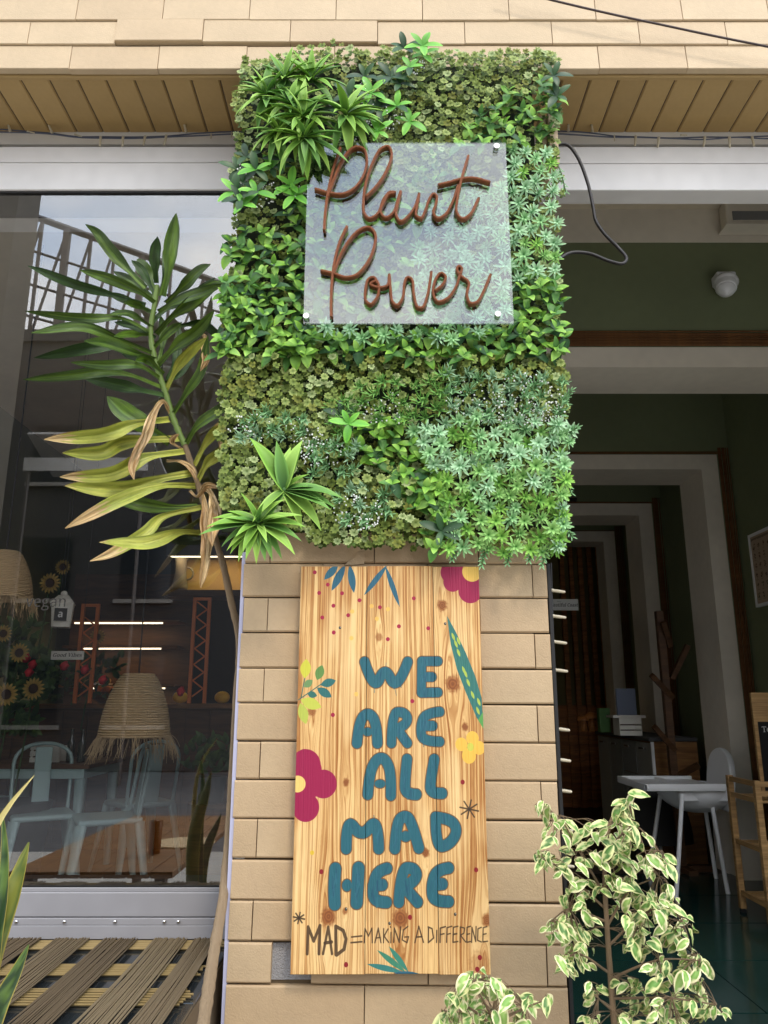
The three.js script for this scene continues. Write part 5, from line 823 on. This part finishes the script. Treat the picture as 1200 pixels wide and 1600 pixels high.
function wovenLamp(label, px, pyTop, d, wpx, hpx, cordTop) {
  const t = thing('woven_pendant_lamp', label, 'lamp'), R = rng(px + 90), c = at(px, pyTop, d), k = mpp(pyTop, DIST(d)), r = wpx / 2 * k, h = hpx * k, pts = [];
  for (let i = 0; i <= 14; i++) { const u = i / 14, base = lerp(.34, .88, Math.pow(u, .62)) + .06 * Math.sin(u * 3.1); pts.push([r * base, -h * u]); }
  // braided courses: a rope ring for each
  const rings = []; for (let i = 0; i < 26; i++) { const u = (i + .5) / 26, base = lerp(.34, .88, Math.pow(u, .62)) + .06 * Math.sin(u * 3.1), g = new THREE.TorusGeometry(r * base, h / 44, 5, 44); const p = g.attributes.position; for (let v = 0; v < p.count; v++) { const a = Math.atan2(p.getY(v), p.getX(v)), w = 1 + .014 * Math.sin(a * 34 + (i % 2) * 3.1); p.setXYZ(v, p.getX(v) * w, p.getY(v) * w, p.getZ(v)); } g.rotateX(Math.PI / 2).translate(c.x, c.y - h * u, c.z); g.computeVertexNormals(); rings.push(g); }
  part(t, 'braided_shade', merge(rings), M.straw); part(t, 'shade_lining', new THREE.LatheGeometry(pts.map(([x, y]) => new THREE.Vector2(x * .97, y)), 30).translate(c.x, c.y, c.z), M.straw);
  const fr = []; for (let i = 0; i < 230; i++) { const a = R() * 6.28, rr = r * .9, L = h * (.2 + R() * .28), p = V(c.x + Math.cos(a) * rr, c.y - h * (.95 + R() * .05), c.z + Math.sin(a) * rr), q = p.clone().add(V(Math.cos(a) * L * .25 + (R() - .5) * L * .5, -L * (.6 + R() * .4), Math.sin(a) * L * .25 + (R() - .5) * L * .5)); fr.push(tube([p, p.clone().lerp(q, .5).add(V((R() - .5) * .01, .01, 0)), q], .0011, 4, 4)); }
  const f = part(t, 'fringe', merge(fr), M.straw); f.userData.kind = 'stuff';
  part(t, 'cord', rod(V(c.x, c.y, c.z), V(c.x, CE - .001, c.z), .004, .004, 6), M.black); return seat(t, V(c.x, c.y - h, c.z));
}
wovenLamp('large fringed woven straw lamp hanging over the metal table', 217, 1053, 4.4, 118, 95, 0);
wovenLamp('fringed woven straw lamp hanging beside the lantern shaped sign', 10, 862, 3.9, 100, 74, 0);
{ // counter with shelves and lit strips behind it
  const cz = DIST(6.4), top = EYE + .0;
  const t = thing('cafe_counter', 'long counter crossing the dim cafe behind the window', 'counter'); part(t, 'front', box(-3.38, -1.0, FL + .002, top - .04, cz - .5, cz), M.darkWood); part(t, 'worktop', box(-3.39, -.97, top - .039, top, cz - .53, cz + .04, .006), M.midWood); for (let k = 0; k < 12; k++) part(t, 'panel', box(-3.36 + k * .197, -3.36 + k * .197 + .19, FL + .05, top - .06, cz + .001, cz + .016, .003), M.darkWood); seat(t, V(-2.2, FL, cz));
  const s = thing('display_shelf', 'back shelf with bright light strips and stacked dishes', 'shelf'), z = DIST(7.6), X = (x) => (x - 600) / F * 7.6 * 1.03;
  part(s, 'back_panel', box(X(110), X(300), FL, EYE + 1.3, z - .3, z - .28), M.darkWood);
  const glow = new THREE.MeshStandardMaterial({ color: 0xffffff, emissive: rgb(255, 236, 200), emissiveIntensity: 2.2 });
  for (const [y, a, b] of [[974, 133, 266], [1014, 146, 266], [1076, 158, 276]]) { const h = at(200, y, 7.6).y; part(s, 'shelf_board', box(X(118), X(290), h + .012, h + .035, z - .279, z), M.midWood); part(s, 'light_strip', box(X(a), X(b), h - .004, h + .01, z - .012, z + .004), glow); const l = new THREE.RectAreaLight(rgb(255, 220, 168), 16, X(b) - X(a), .03); l.name = 'strip_light'; l.position.set((X(a) + X(b)) / 2, h - .006, z - .02); l.lookAt(l.position.x, h - 1, z - .06); scene.add(l); }
  seat(s, V(X(200), FL, z - .15));
  const ys = [974, 1014, 1076].map((y) => at(200, y, 7.6).y + .036), R = rng(71);
  const cake = thing('cake_stand', 'cake stand under the lit shelf strips', 'cake stand'), cx = X(167), cy = ys[1]; part(cake, 'plate', new THREE.CylinderGeometry(.16, .15, .015, 24).translate(cx, cy + .05 - .25, z - .12), M.ceramic); part(cake, 'foot', new THREE.CylinderGeometry(.03, .06, .05, 16).translate(cx, cy - .23 + .04, z - .12), M.ceramic); for (let k = 0; k < 7; k++) part(cake, 'bun', new THREE.SphereGeometry(.045, 12, 8).scale(1, .7, 1).translate(cx + Math.cos(k * .9) * .1, cy - .17, z - .12 + Math.sin(k * .9) * .1), M.paleWood); seat(cake, V(cx, cy - .21, z - .12));
  cake.position.y = ys[2]; 
  // warm lit alcove with a jug and a pot plant
  const al = thing('lit_alcove', 'warm lit wall niche with a shelf above the counter', 'alcove'), z2 = DIST(7.2), xa = (265 - 600) / F * 7.2 * 1.02, xb = -.9, y0 = at(320, 922, 7.2).y, y1 = at(320, 868, 7.2).y;
  part(al, 'back_panel', box(xa, xb, y0, y1 + .1, z2 - .3, z2 - .29), std(rgb(206, 180, 128), .85)); part(al, 'shelf_board', box(xa - .02, xb, y0 - .06, y0 - .001, z2 - .3, z2 + .02), M.darkWood); part(al, 'hood', box(xa - .02, xb, y1, y1 + .16, z2 - .12, z2 + .02), M.darkGrey); const rl = new THREE.RectAreaLight(rgb(255, 208, 130), 12, xb - xa, .06); rl.name = 'alcove_light'; rl.position.set((xa + xb) / 2, y1 - .006, z2 - .05); rl.lookAt(rl.position.x, y1 - 1, z2 - .25); scene.add(rl);
  part(al, 'light_strip', box(xa + .01, xb, y1 - .004, y1 - .001, z2 - .08, z2 - .02), glow); seat(al, V((xa + xb) / 2, y0 - .06, z2));
  const jx = at(226, 905, 7.2).x; const jug = thing('enamel_jug', 'pale enamel jug beside the lit niche', 'jug'); part(jug, 'body', new THREE.LatheGeometry([[0, 0], [.07, 0], [.075, .05], [.05, .2], [.055, .3], [.07, .33]].map(([a, b]) => new THREE.Vector2(a, b)), 20).translate(jx + .3, y0, z2 - .14), M.grey); part(jug, 'handle', new THREE.TorusGeometry(.06, .01, 6, 16, Math.PI).rotateZ(-1.57).translate(jx + .36, y0 + .18, z2 - .14), M.grey); seat(jug, V(jx + .3, y0, z2 - .14));
  // fruit bowl
  const b = thing('fruit_bowl', 'wooden bowl of oranges on the counter', 'bowl'), bp = at(148, 1098, 6.3); part(b, 'bowl', new THREE.LatheGeometry([[0, 0], [.06, 0], [.13, .04], [.17, .09], [.165, .09], [.12, .045], [0, .012]].map(([a, q]) => new THREE.Vector2(a, q)), 28).translate(bp.x, top + .001, cz - .2), M.midWood); for (const [dx, dz] of [[-.08, 0], [0, .04], [.08, 0], [0, -.07]]) part(b, 'orange', new THREE.SphereGeometry(.045, 16, 12).translate(bp.x + dx, top + .1, cz - .2 + dz), M.fruit); seat(b, V(bp.x, top, cz - .2));
  const lp = at(268, 1068, 6.3); for (const [dx, l] of [[0, 'lemon lying on the counter by the dark post'], [.35, 'lemon lying on the counter near the pillar']]) single('lemon', l, 'lemon', new THREE.SphereGeometry(.05, 16, 10).scale(1.3, 1, 1), M.lemon).position.set(lp.x + dx, top + .05, cz - .2);
  // orange lattice posts
  const op = (px, py0, py1, label) => { const o = thing('orange_lattice_post', label, 'post'), z3 = DIST(6.0), a = at(px, py0, 6.0), w = .07; part(o, 'rail', box(a.x - w, a.x - w + .025, top + .001, a.y, z3, z3 + .025), M.orange); part(o, 'rail', box(a.x + w - .025, a.x + w, top + .001, a.y, z3, z3 + .025), M.orange); for (let y = top + .05; y < a.y - .12; y += .12) { part(o, 'lacing', bar(V(a.x - w + .03, y, z3 + .012), V(a.x + w - .03, y + .06, z3 + .012), .01), M.orange); part(o, 'lacing', bar(V(a.x + w - .03, y + .061, z3 + .012), V(a.x - w + .03, y + .12, z3 + .012), .01), M.orange); } part(o, 'crosspiece', box(a.x - w, a.x + w, a.y - .002, a.y + .02, z3, z3 + .025), M.orange); return seat(o, V(a.x, top, z3)); };
  op(143, 948, 1055, 'orange lattice post left of the light strips'); op(317, 938, 1060, 'orange lattice post near the pillar');
  // signs
  const sign = (name, label, px, py, d, w, h, draw) => { const p = at(px, py, d), o = thing(name, label, 'sign'); part(o, 'plate', box(p.x - w / 2, p.x + w / 2, p.y - h / 2, p.y + h / 2, p.z - .012, p.z), M.ceramic); part(o, 'lettering', new THREE.PlaneGeometry(w * .98, h * .96).translate(p.x, p.y, p.z + .002), std(0xffffff, .6, { map: canvasTex(512, Math.round(512 * h / w), draw) })); for (const s of [-1, 1]) part(o, 'cord', rod(V(p.x + s * w * .4, p.y + h / 2, p.z - .006), V(p.x + s * w * .4, CE - .001, p.z - .006), .0015, .0015, 4), M.black); return seat(o, V(p.x, p.y - h / 2, p.z)); };
  sign('script_sign', 'small white sign lettered Good Vibes hanging behind the window', 105, 1024, 4.6, .19, .05, (g, w, h) => { g.fillStyle = '#c4c2bc'; g.fillRect(0, 0, w, h); g.fillStyle = '#222'; g.font = 'italic bold 84px serif'; g.textAlign = 'center'; g.fillText('Good Vibes', w / 2, h * .68); });
  const lt = thing('lantern_sign', 'white lantern shaped hanging sign with a black letter panel', 'sign'), q = at(97, 962, 4.6); part(lt, 'body', new THREE.CylinderGeometry(.085, .07, .14, 4, 1).rotateY(Math.PI / 4 + .3).translate(q.x, q.y, q.z), M.ceramic); part(lt, 'roof', new THREE.CylinderGeometry(.04, .095, .05, 4, 1).rotateY(Math.PI / 4 + .3).translate(q.x, q.y + .095, q.z), M.ceramic); part(lt, 'finial', new THREE.SphereGeometry(.02, 12, 8).translate(q.x, q.y + .13, q.z), M.ceramic); part(lt, 'cord', rod(V(q.x, q.y + .145, q.z), V(q.x, CE - .001, q.z), .002, .002, 5), M.black); const pl = new THREE.PlaneGeometry(.07, .075).rotateY(.3).translate(q.x + .018, q.y, q.z + .0585 + .008); part(lt, 'letter_panel', pl, std(0xffffff, .6, { map: canvasTex(128, 128, (g) => { g.fillStyle = '#222'; g.fillRect(0, 0, 128, 128); g.fillStyle = '#ddd'; g.font = 'bold 100px sans-serif'; g.fillText('a', 34, 92); }) })); seat(lt, V(q.x, q.y - .07, q.z));
  // flowers
  const fR = rng(90), leafm = flowVC(.55), lg = leafGeo({ L: .09, W: .04, seg: 4, prof: ovate, base: lin(42, 66, 30), tip: lin(84, 112, 52) }), pg = leafGeo({ L: .045, W: .018, seg: 3, prof: ellip, base: lin(140, 108, 40), tip: lin(168, 142, 66) });
  const bush = thing('flower_arrangement', 'leafy arrangement of sunflowers and red blooms standing behind the window', 'flowers'), bl = [];
  for (const [px, py, spx, n, d] of [[15, 1010, 40, 90, 4.9], [40, 1060, 45, 100, 5.0], [20, 1120, 40, 80, 5.0], [95, 1065, 35, 70, 6.0], [160, 1055, 40, 70, 6.2]]) for (let k = 0; k < n; k++) { const p = at(px + (fR() - .5) * 2 * spx, py + (fR() - .5) * 1.6 * spx, d + fR() * .3); bl.push(lg.clone().applyMatrix4(frame(p, V(fR() - .5, fR() - .2, fR() - .3), V(0, .4, 1), .7 + fR() * .7))); }
  part(bush, 'foliage', mergeGeometries(bl), leafm).userData.kind = 'stuff';
  for (const [px, py, d, s] of [[78, 911, 4.9, 1], [98, 886, 5.2, .8], [30, 1020, 4.8, .9], [10, 1085, 4.7, 1], [52, 1076, 4.8, 1], [5, 990, 4.8, .8], [152, 995, 6, .9]]) { const p = at(px, py, d), hd = part(bush, 'sunflower', new THREE.SphereGeometry(.03 * s, 14, 8).scale(1, 1, .4).translate(p.x, p.y, p.z), std(rgb(60, 40, 24), .9)); const gs = []; for (let k = 0; k < 16; k++) gs.push(pg.clone().applyMatrix4(frame(p.clone().add(V(Math.cos(k * .3927) * .024 * s, Math.sin(k * .3927) * .024 * s, 0)), V(Math.cos(k * .3927), Math.sin(k * .3927), .2), V(0, 0, 1), s))); part(hd, 'petals', mergeGeometries(gs), leafm); part(hd, 'stalk', tube([p, V(p.x - .05, p.y - .25, p.z - .08), V(p.x - .1, Math.max(FL + .2, p.y - .7), p.z - .1)], .006, 8, 5), std(rgb(60, 84, 40), .8)); }
  for (const [px, py] of [[40, 1028], [50, 1038], [100, 1040], [132, 1046], [45, 1050], [160, 1062], [282, 1080]]) { const p = at(px, py, 4.9); const g = new THREE.IcosahedronGeometry(.028, 1), a = g.attributes.position; for (let v = 0; v < a.count; v++) { const s = .75 + .5 * hash2(Math.round(a.getX(v) * 900), Math.round(a.getY(v) * 900)); a.setXYZ(v, a.getX(v) * s, a.getY(v) * s, a.getZ(v) * s); } part(bush, 'red_bloom', g.translate(p.x, p.y, p.z), std(rgb(196, 40, 50), .8)); }
  part(bush, 'tub', new THREE.CylinderGeometry(.3, .25, .5, 20).translate(at(20, 1100, 5.1).x, FL + .25, DIST(5.1)), M.pot); seat(bush, V(at(20, 1100, 5.1).x, FL, DIST(5.1)));
  // pot plant near the pillar
  const pp = thing('pot_plant', 'dark leafy pot plant on a stool behind the glass near the pillar', 'plant'), o = at(330, 1215, 5.2), gs2 = []; for (let k = 0; k < 60; k++) gs2.push(lg.clone().applyMatrix4(frame(V(o.x + (fR() - .5) * .3, o.y + .03 + fR() * .2, o.z + (fR() - .5) * .2), V(fR() - .5, fR() * .8, fR() - .4), V(0, .4, 1), .7 + fR() * .4))); part(pp, 'foliage', mergeGeometries(gs2), leafm).userData.kind = 'stuff'; part(pp, 'pot', new THREE.CylinderGeometry(.1, .08, .16, 20).translate(o.x, o.y - .07, o.z), M.pot); part(pp, 'stool', new THREE.CylinderGeometry(.14, .16, o.y - .15 - FL, 20).translate(o.x, (FL + o.y - .15) / 2, o.z), M.darkWood); seat(pp, V(o.x, FL, o.z));
}
{ // lettering on the window
  const font = await new FontLoader().loadAsync('fonts/droid/droid_sans_regular.typeface.json'), a = PX(40, 948, GLASSZ + .002), g = new TextGeometry('vegan', { font, size: .034, depth: .0006, curveSegments: 4 }); g.translate(a.x, a.y, a.z);
  single('window_lettering', 'faint dark word vegan stuck on the shop window', 'lettering', g, std(rgb(46, 44, 42), .8));
}
// ---------------------------------------------------------------- across the street: what the window mirrors
{
  const blk = (name, label, x0, x1, h, z0, z1, col) => { const t = thing(name, label, 'building'); part(t, 'wall', box(x0, x1, -.1, h, z0, z1), std(col, .85, { map: plaster })); part(t, 'parapet', box(x0 - .1, x1 + .1, h + .001, h + .35, z0 - .1, z1), std(col, .8)); const wm = std(rgb(40, 46, 52), .2); for (let y = 1; y < h - 2; y += 3.1) for (let x = x0 + 1; x < x1 - 1.4; x += 2.6) { const w = part(t, 'window', box(x, x + 1.3, y, y + 1.6, z0 - .03, z0 - .005), wm); part(w, 'sill', box(x - .1, x + 1.4, y - .12, y - .02, z0 - .12, z0 - .005), std(rgb(150, 146, 140), .8)); } return seat(t, V((x0 + x1) / 2, 0, (z0 + z1) / 2)); };
  const pL = RX(14, 420, 11), pT = RX(36, 318, 11);
  blk('street_building', 'tall grey building across the street mirrored at the edge of the shop window', -16, pL.x, 13.5, 11, 11.9, rgb(118, 112, 102));
  const top = RX(200, 535, 17).y;
  blk('street_building', 'long dark building across the street mirrored behind the steel roof frame', -26, -3.1, top, 17, 30, rgb(66, 66, 68));
  blk('street_building', 'low pale building across the street facing the tiled pillar', -2.9, 24, 5.6, 17.2, 30, rgb(150, 144, 134));
  // open steel roof frame with glass sheets
  const t = thing('steel_roof_frame', 'open steel frame on the roof across the street mirrored in the shop window', 'steel frame'), pts = [[30, 332, 12.5], [68, 345, 13], [108, 366, 13.6], [145, 384, 14.2], [182, 398, 14.8], [225, 412, 15.3], [270, 425, 15.8], [320, 440, 16.3], [372, 452, 16.7]].map(([x]) => { const a = RX(30, 330, 17.4), b = RX(372, 452, 21.6), k = (x - 30) / 342; return a.lerp(b, clamp(k * 20 / (24.2 - 4.2 * k))); });
  const y0 = top + .4; for (let i = 0; i < pts.length; i++) {
    const p = pts[i]; part(t, 'post', bar(V(p.x, top + .3, p.z), p, i % 3 === 2 ? .18 : .08), M.steel); if (i + 1 < pts.length) { const q = pts[i + 1]; for (const k of [1, .72, .45, .2]) part(t, 'rail', bar(V(p.x, lerp(y0, p.y, k), p.z), V(q.x, lerp(y0, q.y, k), q.z), k === 1 ? .16 : .06), M.steel); part(t, 'brace', bar(V(p.x, y0, p.z), V(q.x, q.y, q.z), .06), M.steel); }
  }
  seat(t, V(pts[4].x, top, pts[4].z));
  const aw = thing('shop_awning', 'pale shop awning across the street', 'awning'); const a = RX(50, 720, 14), b = RX(240, 712, 14); const g = new THREE.BoxGeometry(b.x - a.x, .06, 1.6).rotateX(.35).translate((a.x + b.x) / 2, (a.y + b.y) / 2 + .2, 14.4); part(aw, 'cloth', g, std(rgb(206, 204, 200), .8)); part(aw, 'valance', box(a.x, b.x, a.y - .35, a.y - .05, 13.62, 13.66), std(rgb(196, 194, 190), .8)); for (const x of [a.x + .1, b.x - .1]) part(aw, 'post', rod(V(x, -.1, 13.7), V(x, a.y, 13.7), .04), M.steel); seat(aw, V((a.x + b.x) / 2, 0, 14));
}
{ // terrace table beside the photographer, mirrored low in the window
  const t = thing('terrace_table', 'wooden terrace table on the pavement opposite the shop window', 'table'), x0 = -1.75, x1 = -.98, z0 = 1.25, z1 = 3.1, y = .74;
  for (let k = 0; k < 7; k++) part(t, 'plank', box(lerp(x0, x1, k / 7) + .003, lerp(x0, x1, (k + 1) / 7) - .003, y - .03, y, z0, z1, .004), M.midWood); for (const x of [x0 + .05, x1 - .1]) for (const z of [z0 + .05, z1 - .1]) part(t, 'leg', box(x, x + .05, 0, y - .031, z, z + .05), M.darkWood); seat(t, V(-1.36, 0, 2.2));
  single('beer_glass', 'tall glass of amber drink on the terrace table', 'glass', new THREE.LatheGeometry([[0, 0], [.03, 0], [.036, .16], [0, .16]].map(([a, b]) => new THREE.Vector2(a, b)), 20), std(rgb(150, 90, 30), .15)).position.set(-1.2, y + .001, 1.7);
  single('place_mat', 'round pale place mat on the terrace table', 'place mat', new THREE.CylinderGeometry(.17, .17, .006, 32), M.straw).position.set(-1.12, y + .004, 2.0);
}
renderer.render(scene, camera);
